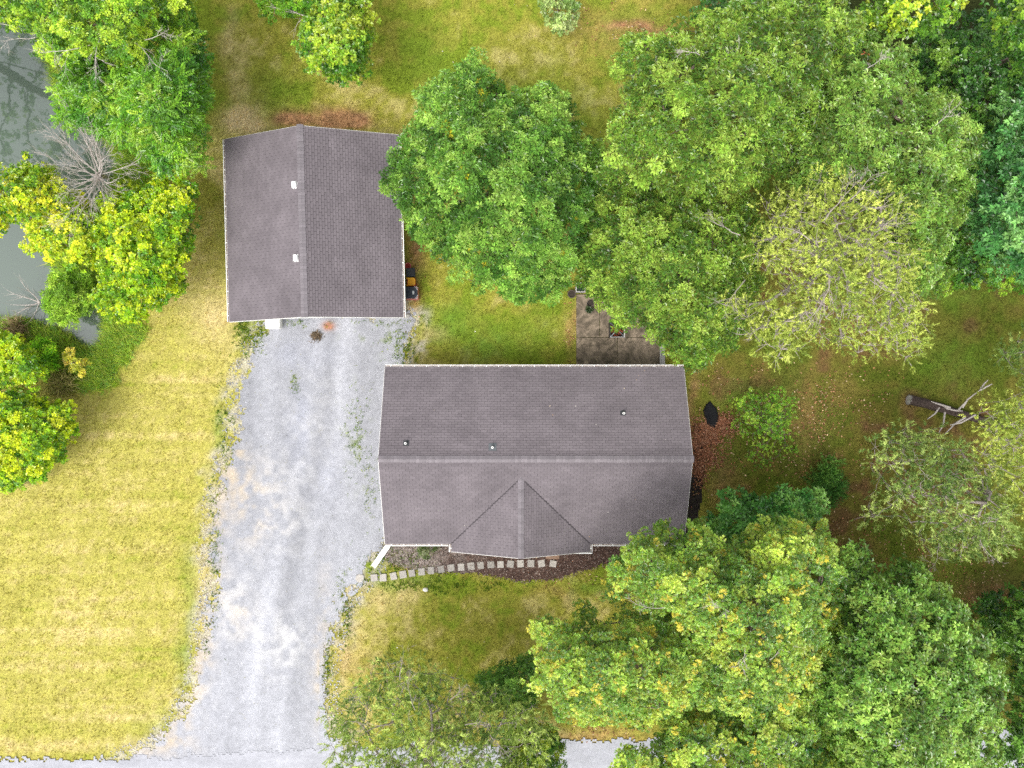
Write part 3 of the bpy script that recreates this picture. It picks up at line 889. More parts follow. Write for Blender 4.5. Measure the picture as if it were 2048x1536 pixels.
# south slope: two runs either side of the cross gable
def gable_half(y):
    return GH * np.clip((GAY - y) / (GAY - HY0), 0, 1)
def s_left(vv): return (0, GXc - gable_half(HY0 + vv * math.cos(sl)) - HX0 - .02)
def s_right(vv): return (GXc + gable_half(HY0 + vv * math.cos(sl)) - HX0 + .02, HX1 - HX0)
def s_top(vv): return (0, HX1 - HX0)
vtop = (GAY - HY0) / math.cos(sl)
def s_left2(vv): return s_left(vv) if vv < vtop else (0, HX1 - HX0)
def s_right2(vv): return s_right(vv) if vv < vtop else (0, 0)
U = Vector((1, 0, 0)); VS = Vector((0, math.cos(sl), math.sin(sl)))
parts.append(shingle_slope(roof, (HX0, HY0 - .03, EZ), U, VS, vl + .03, s_left2, 1, 150, True, UNIT))
parts.append(shingle_slope(roof, (HX0, HY0 - .03, EZ), U, VS, vl + .03, s_right2, 2))
parts.append(shingle_slope(roof, (HX1, HY1 + .03, EZ), -U, Vector((0, -math.cos(sl), math.sin(sl))), vl + .03, s_top, 3, 150, True, UNIT))
gl = GH / math.cos(sl)
def g_left(vv):     # eave line runs along -y (from back to front): u from HY0 to GY0 with clip at the valley
    hx = vv * math.cos(sl); yb = GAY + (HY0 - GAY) * (1 - hx / GH)
    return (HY0 - yb if False else -(yb - HY0), HY0 - GY0)
parts.append(shingle_slope(roof, (GXc - GH, HY0, EZ + .014), Vector((0, -1, 0)), Vector((math.cos(sl), 0, math.sin(sl))), gl, g_left, 4))
def g_right(vv):
    hx = vv * math.cos(sl); yb = GAY + (HY0 - GAY) * (1 - hx / GH)
    return (0, yb - GY0)
parts.append(shingle_slope(roof, (GXc + GH, GY0, EZ + .011), Vector((0, 1, 0)), Vector((-math.cos(sl), 0, math.sin(sl))), gl, g_right, 5))
V, Fc, Mi, b = [], [], [], 0
for v_, f_, m_ in parts:
    V.append(v_); Fc.append(f_ + b); Mi.append(m_); b += len(v_)
sh = mesh_np('shingles', np.concatenate(V), np.concatenate(Fc), [M['shingle'], M['shingle_edge']], roof, fmat=np.concatenate(Mi)); sh['kind'] = 'stuff'
ridge_caps(roof, (HX0 - .01, RY, RZ + .012), (HX1 + .01, RY, RZ + .012), sl, .17, 6)
ridge_caps(roof, (GXc, GY0 - .01, GRZ + .02), (GXc, GAY + .05, GRZ + .02), sl, .15, 7)
# valleys: dark metal strips
vb = MB()
for s in (-1, 1):
    vb.bar((GXc + s * GH, HY0 + .0, EZ + .036), (GXc, GAY, GRZ + .036), .075, .012)
vb.build('valley_flashing', M['shingle_edge'], roof)
# walls
wb = MB(); wx0, wx1, wy0, wy1 = HX0 + .22, HX1 - .22, HY0 + .32, HY1 - .32
wb.box(((wx0 + wx1) / 2, (wy0 + wy1) / 2, 1.50), (wx1 - wx0, wy1 - wy0, 2.20))
wb.poly([(wx0, wy0, 2.6), (wx0, RY, RZ - .16), (wx0, wy1, 2.6)]); wb.poly([(wx1, wy0, 2.6), (wx1, wy1, 2.6), (wx1, RY, RZ - .16)])
wb.box((GXc, GY0 + .60, 1.50), (2 * GH - .7, .52, 2.19))
wb.poly([(GXc - GH + .35, GY0 + .34, 2.595), (GXc + GH - .35, GY0 + .34, 2.595), (GXc, GY0 + .34, GRZ - .14)])
wb.build('wall', M['siding'], house)
fb = MB(); fb.box(((wx0 + wx1) / 2, (wy0 + wy1) / 2, .19), (wx1 - wx0 - .02, wy1 - wy0 - .02, .42)); fb.box((GXc, GY0 + .61, .19), (2 * GH - .72, .50, .419)); fb.build('foundation', M['foundation'], house)
for x in (-4.4, -3.6, 5.6, 6.6): window(house, (x, wy0, 1.65), .75, 1.2, ('y', -1))
for x in (-4.5, -1.0, 2.2, 6.9): window(house, (x, wy1, 1.7), .9, 1.1, ('y', 1))
for y in (-6.0, -2.0): window(house, (wx0, y, 1.7), .85, 1.1, ('x', -1)); window(house, (wx1, y, 1.7), .85, 1.1, ('x', 1))
db = MB(); db.box((2.05, GY0 + .33, 1.45), (.92, .04, 2.05)); dd = db.build('door', M['red'], house)
hb = MB(); hb.lathe((2.42, GY0 + .28, 1.4), [(.03, -.03), (.03, .03)], 8); hb.build('handle', M['galv'], dd)
# white rake boards and gutters
tb = MB()
for x in (HX0 - .012, HX1 + .012):
    for y0 in (HY0, HY1): tb.bar((x, y0, EZ - .075), (x, RY, RZ - .075), .02, .13)
tb.bar((GXc - GH, GY0 - .012, EZ - .07), (GXc, GY0 - .012, GRZ - .07), .02, .13); tb.bar((GXc + GH, GY0 - .012, EZ - .07), (GXc, GY0 - .012, GRZ - .07), .02, .13)
tb.build('rake_board', M['white_dirty'], house)
gutter(house, (HX0, HY1 + .035, EZ - .005), (HX1, HY1 + .035, EZ - .005), (0, 1, 0))
gutter(house, (HX0, HY0 - .035, EZ - .005), (GXc - GH - .17, HY0 - .035, EZ - .005), (0, -1, 0))
gutter(house, (GXc + GH + .17, HY0 - .035, EZ - .005), (HX1, HY0 - .035, EZ - .005), (0, -1, 0))
gutter(house, (GXc - GH - .03, HY0 - .05, EZ + .0), (GXc - GH - .03, GY0 - .02, EZ + .0), (-1, 0, 0))
gutter(house, (GXc + GH + .03, HY0 - .05, EZ + .0), (GXc + GH + .03, GY0 - .02, EZ + .0), (1, 0, 0))
rb = MB(); rb.box((GXc + GH - .55, GY0 - .035, EZ + .16), (1.3, .05, .03)); rb.build('gutter_return', M['white'], house)

def pipe_vent(px, py, z, base, tilt, mat_base, ring):
    x, y = W(px, py, z)
    zz = RZ - abs(y - RY) * math.tan(sl) + .03
    sgn = 1 if y > RY else -1
    mb = MB(); mb.box((0, 0, 0), (base, base, .02)); mb.lathe((0, 0, .01), [(.075, 0), (.06, .05), (.052, .09)], 12)
    o = mb.build('pipe_vent', mat_base, roof); o.location = (x, y, zz); o.rotation_euler = (-sgn * sl, 0, 0)
    pb = MB()
    pb.lathe((0, 0, 0), [(.055, .0), (.055, .30), (.030, .30), (.030, .10)], 12)
    p = pb.build('pipe', M['white'], o); p.rotation_euler = (sgn * sl, 0, 0)
pipe_vent(812, 886, 4.2, .27, 0, M['rubber'], 0)
pipe_vent(985, 894, 4.25, .36, 0, M['flash'], 1)
pipe_vent(1246, 826, 3.6, .25, 0, M['rubber'], 0)

# downspout on the corner with a long extension running out to the drive
sp = tag(empty('downspout', (*W(775, 1086, 2.6), 0)), 'white downspout extension slanting from house corner to gravel driveway', 'downspout')
ox, oy, _ = sp.location
A = Vector((HX0 + .18, HY0 - .10, 2.55)); B = Vector((*W(747, 1133, .08), .10))
mid = Vector((*W(777, 1090, 2.1), 2.1))
o_ = Vector((ox, oy, 0))
m1 = MB(); m1.bar(A - o_, mid - o_, .10, .10); m1.build('elbow', M['white'], sp, .01)
m2 = MB()
dirv = (B - mid).normalized(); sd_ = dirv.cross(Vector((0, 0, 1))).normalized() * .12; upv = sd_.cross(dirv).normalized()
m2.bar(mid - o_, B - o_, .25, .03)
m2.bar(mid - o_ + sd_ + upv * .05, B - o_ + sd_ + upv * .05, .018, .07); m2.bar(mid - o_ - sd_ + upv * .05, B - o_ - sd_ + upv * .05, .018, .07)
m2.build('chute', M['white'], sp)

# ------------------------------------------------------------------ the garage
garage = tag(empty('garage', (-9.56, 7.52, 0), math.radians(1.45)), 'detached gabled garage with grey shingle roof and two white vents', 'garage')
gW, gL, gEZ, gRZ = 8.36, 8.82, 2.70, 4.22
gs = math.atan2(gRZ - gEZ, gW / 2); gv = math.hypot(gRZ - gEZ, gW / 2)
RX = -.13
dk = MB()
slL = math.atan2(gRZ - gEZ, gW / 2 + RX); slR = math.atan2(gRZ - gEZ, gW / 2 - RX)
dk.slab([(-gW / 2, gL / 2, gEZ), (-gW / 2, -gL / 2, gEZ), (RX, -gL / 2, gRZ), (RX, gL / 2, gRZ)], .10)
dk.slab([(gW / 2, -gL / 2, gEZ), (gW / 2, gL / 2, gEZ), (RX, gL / 2, gRZ - .003), (RX, -gL / 2, gRZ - .003)], .10)
groof = dk.build('roof', M['deck'], garage)
parts = []
parts.append(shingle_slope(groof, (-gW / 2 - .03, gL / 2, gEZ), Vector((0, -1, 0)), Vector((math.cos(slL), 0, math.sin(slL))), math.hypot(gW / 2 + RX, gRZ - gEZ) + .03, lambda v: (0, gL), 11))
parts.append(shingle_slope(groof, (gW / 2 + .03, -gL / 2, gEZ), Vector((0, 1, 0)), Vector((-math.cos(slR), 0, math.sin(slR))), math.hypot(gW / 2 - RX, gRZ - gEZ) + .03, lambda v: (0, gL), 12, 300, True, UNIT_G, .0075))
V, Fc, Mi, b = [], [], [], 0
for v_, f_, m_ in parts:
    V.append(v_); Fc.append(f_ + b); Mi.append(m_); b += len(v_)
sh = mesh_np('shingles', np.concatenate(V), np.concatenate(Fc), [M['shingle'], M['shingle_edge']], groof, fmat=np.concatenate(Mi)); sh['kind'] = 'stuff'
ridge_caps(groof, (RX, -gL / 2 - .01, gRZ + .012), (RX, gL / 2 + .01, gRZ + .012), gs, .17, 13)
wb = MB(); a, bb = gW / 2 - .30, gL / 2 - .38
wb.box((0, 0, 1.35), (2 * a, 2 * bb, 2.5))
for y in (-bb, bb): wb.poly([(-a, y, 2.598), (a, y, 2.598), (RX, y, gRZ - .17)][::(1 if y < 0 else -1)])
wb.build('wall', M['siding'], garage)
fb = MB(); fb.box((0, 0, .05), (2 * a + .04, 2 * bb + .04, .14)); fb.build('foundation', M['foundation'], garage)
for x in (-1.6, 1.9):
    gd = MB(); gd.box((x, -bb - .015, 1.2), (2.7, .05, 2.15)); d_ = gd.build('garage_door', M['white'], garage)
    for k in range(4):
        pb = MB(); pb.box((x, -bb - .045, .40 + k * .535), (2.6, .02, .49)); pb.build('door_panel', M['white'], d_)
tb = MB()
for y in (-gL / 2 - .012, gL / 2 + .012):
    tb.bar((-gW / 2, y, gEZ - .075), (RX, y, gRZ - .075), .02, .13); tb.bar((gW / 2, y, gEZ - .075), (RX, y, gRZ - .075), .02, .13)
tb.build('rake_board', M['white_dirty'], garage)
gutter(garage, (-gW / 2 - .035, gL / 2, gEZ - .005), (-gW / 2 - .035, -gL / 2, gEZ - .005), (-1, 0, 0))
gutter(garage, (gW / 2 + .035, gL / 2, gEZ - .005), (gW / 2 + .035, -gL / 2, gEZ - .005), (1, 0, 0))
# white hooded roof vents
inv = Matrix.Translation((-9.56, 7.52, 0)) @ Matrix.Rotation(math.radians(1.45), 4, 'Z'); inv = inv.inverted()
vm_first = None
for px, py in ((591, 370.5), (594, 516.5)):
    p = inv @ Vector((*W(px, py, 4.05), 0))
    z = gRZ - (RX - p.x) * math.tan(slL) + .02
    if vm_first is None:
        mb = MB()
        n = 10
        prof = [(-.13, -.17)] + [(.02 + .12 * math.cos(t), .17 * math.sin(t)) for t in np.linspace(-math.pi / 2, math.pi / 2, n)] + [(-.13, .17)]
        prof = [(-.13, -.17), *[(.02 + .12 * math.cos(t), .17 * math.sin(t)) for t in np.linspace(-math.pi / 2, math.pi / 2, n)], (-.13, .17)]
        mb.slab([(x, y, .13) for x, y in prof], .12)
        mb.box((-.01, 0, .008), (.36, .42, .012))
        o = mb.build('roof_vent', M['white'], groof); vm_first = o.data
    else:
        o = bpy.data.objects.new('roof_vent', vm_first); COL.objects.link(o); o.parent = groof
    o.location = (p.x, p.y, z); o.rotation_euler = (0, -slL, 0); o.scale = (.85, .85, .85)

# ------------------------------------------------------------------ patio, path and yard things
patio = tag(empty('patio', (5.4, 2.5, 0)), kind='structure', label='stained concrete patio behind the house')
def patio_slab(x0, x1, y0, y1):
    mb = MB(); g = .012
    mb.box(((x0 + x1) / 2 - 5.4, (y0 + y1) / 2 - 2.5, .035), (x1 - x0 - 2 * g, y1 - y0 - 2 * g, .13)); mb.build('slab', M['concrete'], patio, .01)
PX0, PX1 = W(1152, 0)[0], W(1320, 0)[0]; PYT, PYJ, PYB = W(0, 589)[1], W(0, 675)[1], .46
XJ = W(1234, 0)[0]; XF = W(1199, 0)[0]
patio_slab(PX0, XF, PYJ, PYT); patio_slab(XF, PX1 + .1, PYJ, PYT - .35); patio_slab(PX0, XJ, PYB, PYJ); patio_slab(XJ, PX1, PYB, PYJ)

# fire pit with a wire spark screen
fx, fy = W(1234, 660, .45)
fp = tag(empty('fire_pit', (fx, fy, .1)), 'square dark fire pit with crossed bars and rusty leaves on patio', 'fire pit')
mb = MB(); s = .36
for x, y, w, d in ((0, s, 2 * s + .05, .05), (0, -s, 2 * s + .05, .05), (-s, 0, .05, 2 * s - .05), (s, 0, .05, 2 * s - .05)): mb.box((x, y, .22), (w, d, .40))
mb.build('bowl', M['black_paint'], fp, .005)
mb = MB(); mb.box((0, 0, .12), (2 * s - .05, 2 * s - .05, .02)); mb.build('ash_tray', M['soil'], fp)
mb = MB()
for x, y, w, d in ((s + .01, 0, .05, 2 * s + .10), (0, -s - .01, 2 * s + .0, .03)): mb.box((x, y, .43), (w, d, .018))
mb.build('rim', M['grey_wood'], fp)
mb = MB(); mb.bar((-s, -s, .44), (0, 0, .56), .022, .022); mb.bar((s, -s, .44), (0, 0, .561), .022, .022); mb.bar((-s, s, .44), (0, 0, .562), .022, .022); mb.bar((s, s, .44), (0, 0, .563), .022, .022)
mb.build('screen_bar', M['galv'], fp)
r = np.random.default_rng(3); n = 150
pos = np.stack([np.clip(r.normal(0, .15, n), -.3, .3), np.clip(r.normal(0, .15, n), -.3, .3), r.uniform(.16, .30, n)], 1)
lv = [leaf_quad(.10, .05)]
V, Ft, Cc = scatter(lv, pos, basis_from(r.normal(0, .4, (n, 3)) + [0, 0, 1], r), np.full(n, 1.0), np.array([[.30, .075, .035]]) * r.uniform(.5, 1.4, (n, 1)), r)
lf = mesh_np('dry_leaves', V, Ft, M['litter'], fp, cols=Cc); lf['kind'] = 'stuff'

# grey timber step at the patio edge
sx, sy = W(1325, 708, .2)
mb = MB(); st_ = tag(empty('timber_step', (sx, sy, 0)), 'grey weathered timber planks at patio edge by the eave', 'step')
for k in range(3):
    mb = MB(); mb.box((-.088 + k * .088, -.15, .12), (.082, 1.35, .16 - .004 * k)); mb.build('plank', M['grey_wood'], st_, .006)

# planter, stone ball and pots by the patio corner
qx, qy = W(1161, 575, .3)
pl = tag(empty('planter_box', (qx, qy, 0)), 'small square grey planter box beyond the patio corner', 'planter')
mb = MB()
for x, y, w, d in ((0, .22, .50, .05), (0, -.22, .50, .05), (-.225, 0, .05, .39), (.225, 0, .05, .39)): mb.box((x, y, .18), (w, d, .36))
mb.build('frame', M['grey_wood'], pl, .006)
mb = MB(); mb.box((0, 0, .14), (.40, .39, .26)); mb.build('soil', M['soil'], pl)
V, Ft, Cc = scatter(TEMPL['fine'], np.stack([r.uniform(-.15, .15, 26), r.uniform(-.15, .15, 26), r.uniform(.30, .36, 26)], 1), basis_from(r.normal(0, .3, (26, 3)) + [0, 0, 1], r), np.full(26, .9),
                    np.array([[.06, .10, .06]]) * r.uniform(.7, 1.3, (26, 1)), r)
mesh_np('leaves', V, Ft, M['leaf'], pl, cols=Cc)
def pot(name, label, px, py, rad, h, m, cat='pot', plant=None, group=None):
    x, y = W(px, py, h)
    root = tag(empty(name, (x, y, 0)), label, cat, group)
    mb = MB(); mb.lathe((0, 0, 0), [(rad * .7, 0.0), (rad * .95, h * .8), (rad * 1.06, h * .82), (rad * 1.06, h), (rad * .88, h), (rad * .85, h * .86)], 18, cap=False); mb.build('shell', m, root, smooth=False)
    mb = MB(); mb.lathe((0, 0, 0), [(rad * .69, .02), (rad * .86, h * .84)], 18); mb.build('soil', M['soil'], root)
    if plant:
        n = 22; p = np.stack([r.normal(0, rad * .5, n), r.normal(0, rad * .5, n), h + r.uniform(0, .15, n)], 1)
        V, Ft, Cc = scatter(TEMPL['fine'], p, basis_from(r.normal(0, .5, (n, 3)) + [0, 0, 1], r), np.full(n, .9), np.array([plant]) * r.uniform(.7, 1.3, (n, 1)), r)
        mesh_np('leaves', V, Ft, M['leaf'], root, cols=Cc)
    return root
pot('flower_pot', 'round dark clay pot beside grey planter box', 1143.5, 588, .20, .32, M['terracotta'])
pot('flower_pot', 'black pot at oak edge, the one farther from the house', 1180, 607, .15, .28, M['black_paint'])
pot('flower_pot', 'black pot at oak edge, the one nearer the house', 1179, 620, .14, .26, M['black_paint'], plant=(.05, .09, .03))

# bins beside the garage wall
def bin_(name, label, px, py, w, d, h, body, lid, seed, style):
    x, y = W(px, py, h)
    root = tag(empty(name, (x, y, 0), math.radians(1.45)), label, 'bin', 'bins beside the garage')
    mb = MB(); mb.box((0, 0, h * .46 + .02), (w * .82, d * .82, h * .92), 0, 0, 1.14); mb.build('body', body, root, .02)
    return root
b1 = bin_('storage_bin', 'large red bin with black hexagonal lid, bottom of the bin row', 823, 585.5, .66, .66, .95, M['pink'], None, 1, 0)
mb = MB(); mb.slab([(-.33, -.30, .99), (.18, -.30, .99), (.31, -.12, .99), (.31, .12, .99), (.18, .30, .99), (-.33, .30, .99)], .06)
mb.slab([(-.20, -.22, 1.02), (.10, -.22, 1.02), (.20, -.08, 1.02), (.20, .08, 1.02), (.10, .22, 1.02), (-.20, .22, 1.02)], .03)
ld = mb.build('lid', M['navy'], b1, .012)
mb = MB(); mb.box((.10, 0, 1.026), (.09, .17, .008)); mb.build('emblem', M['emblem'], ld)
mb = MB()
for sg in (-1, 1):
    for k in range(2): mb.bar((.17 + k * .07, sg * .33, .985), (.325, sg * (.13 + k * .10), .985), .022, .02)
mb.build('corner_strap', M['emblem'], b1)
b2 = bin_('toy_chair_bin', 'bright yellow plastic bin between the black and red bins', 822, 563.5, .46, .44, .62, M['red'], None, 2, 0)
mb = MB(); mb.slab([(-.16, -.21, .66), (.14, -.21, .66), (.22, -.13, .66), (.22, .13, .66), (.14, .21, .66), (-.16, .21, .66)], .06); mb.bar((-.24, -.18, .63), (-.12, -.18, .63), .05, .05); mb.bar((-.24, .18, .63), (-.12, .18, .63), .05, .05)
ld = mb.build('lid', M['yellow'], b2, .02)
mb = MB()
for k in range(3): mb.box((-.08 + k * .08, 0, .667), (.022, .34, .012))
mb.build('rib', M['yellow'], ld)
b3 = bin_('storage_bin', 'small black bin with ribbed lid beside round red bucket', 821, 544.5, .44, .44, .60, M['navy'], None, 3, 0)
mb = MB(); mb.box((0, 0, .60), (.46, .44, .05)); ld = mb.build('lid', M['navy'], b3, .015)
mb = MB(); mb.box((0, 0, .631), (.34, .34, .02)); 
mb.build('panel', M['rubber'], ld, .01)
x, y = W(816, 532, .35)
bk = tag(empty('bucket', (x, y, 0)), 'round red bucket, uppermost of the row by the garage', 'bucket', 'bins beside the garage')
mb = MB(); mb.lathe((0, 0, 0), [(.12, 0), (.155, .33), (.17, .34), (.17, .37), (.14, .37), (.115, .06)], 20, cap=False); mb.build('shell', M['pink'], bk)
mb = MB(); mb.lathe((0, 0, 0), [(.118, .02), (.14, .27)], 20); mb.build('contents', M['red'], bk)

# white box against the garage front, dry weed tuft, white stone
x, y = W(545.5, 649, .55)
ub = tag(empty('utility_box', (x, y, 0)), 'white lidded box standing against the garage front', 'box')
mb = MB(); mb.box((0, .06, .27), (.66, .50, .54)); mb.build('body', M['white_dirty'], ub, .01)
mb = MB(); mb.box((0, .05, .565), (.71, .55, .05)); mb.build('lid', M['white'], ub, .012)
def rock(name, label, px, py, rx, ry, h, m, seed, cat='stone'):
    rr = np.random.default_rng(seed); x, y = W(px, py, 0)
    mb = MB(); n = 11
    for k, (f, z) in enumerate(((1.0, -.03), (1.02, h * .45), (.78, h * .88), (.35, h))):
        for i in range(n):
            a = 2 * math.pi * i / n; q = f * (1 + .16 * math.sin(2 * a + seed) + .08 * math.sin(5 * a + seed * 2)) 
            mb.v.append((rx * q * math.cos(a), ry * q * math.sin(a), z + .02 * h * math.sin(3 * a + k)))
    for k in range(3):
        for i in range(n):
            j = (i + 1) % n; mb.f.append((k * n + i, k * n + j, (k + 1) * n + j, (k + 1) * n + i)); mb.m.append(0)
    mb.f.append(tuple(3 * n + i for i in range(n))); mb.m.append(0)
    o = mb.build(name, m, smooth=True); o.location = (x, y, 0)
    return tag(o, label, cat)
rock('white_stone', 'small white rock alone on the front lawn below the path', 851, 1179, .13, .12, .12, M['pale_stone'], 2)
rock('flat_stone', 'irregular pale flat stone where path meets the gravel', 720, 1156, .27, .20, .035, M['paver'], 5)
rock('grey_stone', 'small grey block by the lower garage corner', 815, 632, .15, .14, .12, M['foundation'], 7)
rock('black_mound', 'black diamond shaped fabric mound right of the house', 1422, 830, .36, .66, .12, M['tarp'], 3, 'mound')

# stepping stones of the front path
ORD = ['first', 'second', 'third', 'fourth', 'fifth', 'sixth', 'seventh', 'eighth', 'ninth', 'tenth', 'eleventh', 'twelfth', 'thirteenth', 'fourteenth',
       'fifteenth', 'sixteenth', 'seventeenth', 'eighteenth', 'nineteenth']
SZ = [(170, 373), (234, 372), (307, 362), (374, 350), (436, 340), (505, 331), (572, 322), (643, 313), (714, 304), (784, 298), (855, 292), (922, 286), (995, 281), (1063, 279),
      (1133, 276), (1204, 273), (1278, 272), (1352, 272), (1434, 274)]
pv = MB(); pv.box((0, 0, .03), (.345, .365, .09)); first = None
for k, (a, b_) in enumerate(SZ):
    x, y = W(700 + a / 3.531, 1050 + b_ / 3.531, .07)
    if first is None: o = pv.build('stepping_stone', M['paver'], None, .012); first = o
    else:
        o = first.copy(); COL.objects.link(o)
    dx = SZ[min(k + 1, 18)][0] - SZ[max(k - 1, 0)][0]; dy = SZ[min(k + 1, 18)][1] - SZ[max(k - 1, 0)][1]
    o.location = (x, y, r.uniform(-.01, .006)); o.rotation_euler = (r.normal(0, .012), r.normal(0, .012), math.atan2(-dy, dx) + r.normal(0, .075))
    o.scale = (r.uniform(.94, 1.05), r.uniform(.94, 1.05), 1)
    tag(o, f'{ORD[k]} square grey stepping stone counting from the gravel driveway', 'stepping stone', 'stepping stones of the front path')
x, y = W(1105, 1110, .1)
mb = MB(); mb.box((0, .1, .05), (.72, .62, .14)); o = mb.build('door_step', M['brick'], None, .012); o.location = (x, y, 0)
tag(o, 'low brown concrete doorstep partly under the front gable', 'step')

# fallen log with broken pale branches
lx, ly = W(1818, 800, .25)
lg = tag(empty('fallen_log', (lx, ly, 0)), 'thick dark fallen log with broken pale branches', 'log')
pts = [W3(a, b, .26) for a, b in ((1820, 800), (1848, 806), (1880, 815), (1915, 826), (1955, 838), (2010, 852))]
segs = [(pts[i] - [lx, ly, 0], pts[i + 1] - [lx, ly, 0], .27 - .02 * i, .25 - .02 * i) for i in range(5)]
V, Fq = tubes(segs, 12); V = V + (RNG.normal(0, .012, V.shape)); mesh_np('trunk', V, Fq, M['log'], lg)
mb = MB(); e = pts[0] - [lx, ly, 0]; mb.lathe((0, 0, 0), [(.27, 0), (.265, .03)], 14); o = mb.build('cut_end', M['grey_wood'], lg); o.location = e + np.array([-.05, .01, 0]); o.rotation_euler = (0, -math.pi / 2, -.2)
rr = np.random.default_rng(8); segs = []
for (a, b_), (c, d) in (((1925, 815), (1960, 780)), ((1960, 780), (1984, 768)), ((1960, 780), (1976, 760)), ((1880, 812), (1855, 838)), ((1900, 815), (1862, 803)), ((1890, 822), (1878, 865)),
                        ((1930, 835), (1890, 868)), ((1950, 830), (1900, 850)), ((1915, 822), (1935, 800)), ((1888, 815), (1925, 822))):
    z0, z1 = rr.uniform(.3, .6), rr.uniform(.4, .9)
    p, q = W3(a, b_, z0) - [lx, ly, 0], W3(c, d, z1) - [lx, ly, 0]
    mid = (p + q) / 2 + rr.normal(0, .06, 3)
    segs += [(p, mid, .055, .045), (mid, q, .045, .022)]
V, Fq = tubes(segs, 6); mesh_np('branches', V, Fq, M['bark_dead'], lg, smooth=True)

# ------------------------------------------------------------------ trees and shrubs
OAK = [(.030, .090, .018), (.070, .160, .032), (.135, .245, .055), (.230, .330, .095)]
OAK2 = [(.028, .085, .016), (.075, .155, .028), (.165, .250, .050), (.270, .340, .095)]
STAR = [(.060, .145, .024), (.120, .230, .036), (.210, .320, .052), (.350, .420, .085)]
STARG = [(.050, .125, .024), (.095, .200, .040), (.165, .280, .060), (.270, .370, .100)]
TEAL = [(.025, .085, .028), (.045, .140, .045), (.080, .195, .065), (.150, .270, .105)]
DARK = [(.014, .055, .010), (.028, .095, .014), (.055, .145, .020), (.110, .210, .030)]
LIME = [(.085, .220, .012), (.200, .350, .014), (.340, .450, .016), (.480, .530, .024)]
LIMEB = [(.100, .230, .012), (.240, .360, .014), (.420, .480, .022), (.560, .540, .045)]
GRN = [(.035, .135, .012), (.075, .220, .018), (.125, .290, .026), (.230, .380, .050)]
YGRN = [(.060, .150, .020), (.125, .240, .028), (.220, .330, .036), (.350, .420, .055)]
PINE = [(.150, .205, .036), (.245, .310, .050), (.350, .405, .075), (.460, .495, .115)]
PINED = [(.060, .105, .025), (.105, .160, .035), (.170, .225, .055), (.270, .320, .095)]
PINEB = [(.050, .085, .018), (.092, .132, .028), (.150, .190, .042), (.230, .265, .075)]
SAP = [(.060, .160, .012), (.110, .240, .018), (.180, .320, .030), (.280, .400, .045)]
WIL = [(.140, .250, .040), (.240, .370, .060), (.360, .470, .090)]

def boost(p, k=1.5, w=(1.10, 1.0, .85)):
    return [tuple(c * k * ww for c, ww in zip(q, w)) for q in p]
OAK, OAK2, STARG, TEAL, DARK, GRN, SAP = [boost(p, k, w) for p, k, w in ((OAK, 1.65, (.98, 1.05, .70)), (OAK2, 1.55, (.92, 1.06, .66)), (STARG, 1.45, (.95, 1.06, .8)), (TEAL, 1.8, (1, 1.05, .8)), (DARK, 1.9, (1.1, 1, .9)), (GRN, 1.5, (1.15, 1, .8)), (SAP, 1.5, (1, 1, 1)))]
STAR, YGRN, WIL = [boost(p, k, (.98, 1.04, .75)) for p, k in ((STAR, 1.42), (YGRN, 1.5), (WIL, 1.35))]
LIME, LIMEB = [boost(p, 1.25, (1.0, 1.02, .8)) for p in (LIME, LIMEB)]
PINE, PINED, PINEB = [boost(p, k, (1.0, 1.02, 1.0)) for p, k in ((PINE, 1.35), (PINED, 1.9), (PINEB, 2.5))]

def bare(root, spots, seed, m='bark_dead', name='dead_branch', L=.85, rad=.014, up=.35, depth=2):
    """grey dead twigs showing through a crown"""
    rr = np.random.default_rng(seed)
    for (px, py, z, ang) in spots:
        b = W3(px, py, z)
        segs = dead_branch_segs(b, (math.cos(ang), math.sin(ang), up), L * rr.uniform(.7, 1.2), rad, rr, depth, .55, 3)
        V, Fq = tubes(segs, 4); V = V - np.array(root.location)
        mesh_np(name, V, Fq, M[m], root)

# --- right of the garage
t, C = make_tree('oak_tree', 'broad green oak overhanging the garage roof edge',
    [(905, 132), (940, 112), (985, 120), (992, 158), (1035, 188), (1062, 165), (1128, 175), (1150, 212), (1165, 255), (1195, 292), (1206, 380), (1206, 450), (1188, 520), (1132, 566),
     (1092, 612), (1040, 600), (965, 582), (890, 545), (832, 492), (802, 446), (775, 412), (772, 352), (792, 305), (796, 262), (830, 232), (846, 155), (872, 140)],
    9.6, 5.2, 'oak', OAK, 101, trunk=(1024, 400), nros=29, spacing=.60, rc=.46, accent=[((.50, .48, .03), .006)], heart=(.16, .15, .04))

# --- the oaks behind the patio
t, C = make_tree('oak_tree', 'loose green oak with reddish buds left of the dark woods, above the pine',
    [(1245, 75), (1290, 62), (1340, 70), (1382, 20), (1470, 10), (1560, 0), (1640, -20), (1720, 10), (1740, 60), (1700, 150), (1660, 250), (1600, 330), (1540, 370), (1440, 400), (1350, 400), (1270, 380),
     (1190, 360), (1200, 300), (1240, 200), (1228, 130)], 12.5, 7.0, 'oak', OAK2, 102, trunk=(1460, 220), nros=25, spacing=.62, rc=.47, heart=(.34, .15, .05))
bare(t, [(1446, 150, 12.0, 1.2), (1520, 230, 11.5, .4), (1360, 170, 11, 2.2), (1400, 110, 11.5, 2.8)], 9)
t, C = make_tree('oak_tree', 'green oak between the patio and the yellow pine',
    [(1180, 370), (1260, 350), (1350, 375), (1450, 380), (1520, 400), (1540, 480), (1520, 560), (1500, 640), (1460, 705), (1400, 740), (1345, 725), (1310, 690), (1275, 668), (1230, 648), (1195, 625), (1168, 585), (1145, 540), (1150, 450)],
    9.5, 4.6, 'oak', OAK2, 103, trunk=(1330, 500), nros=25, spacing=.60, rc=.46, heart=(.34, .15, .05))
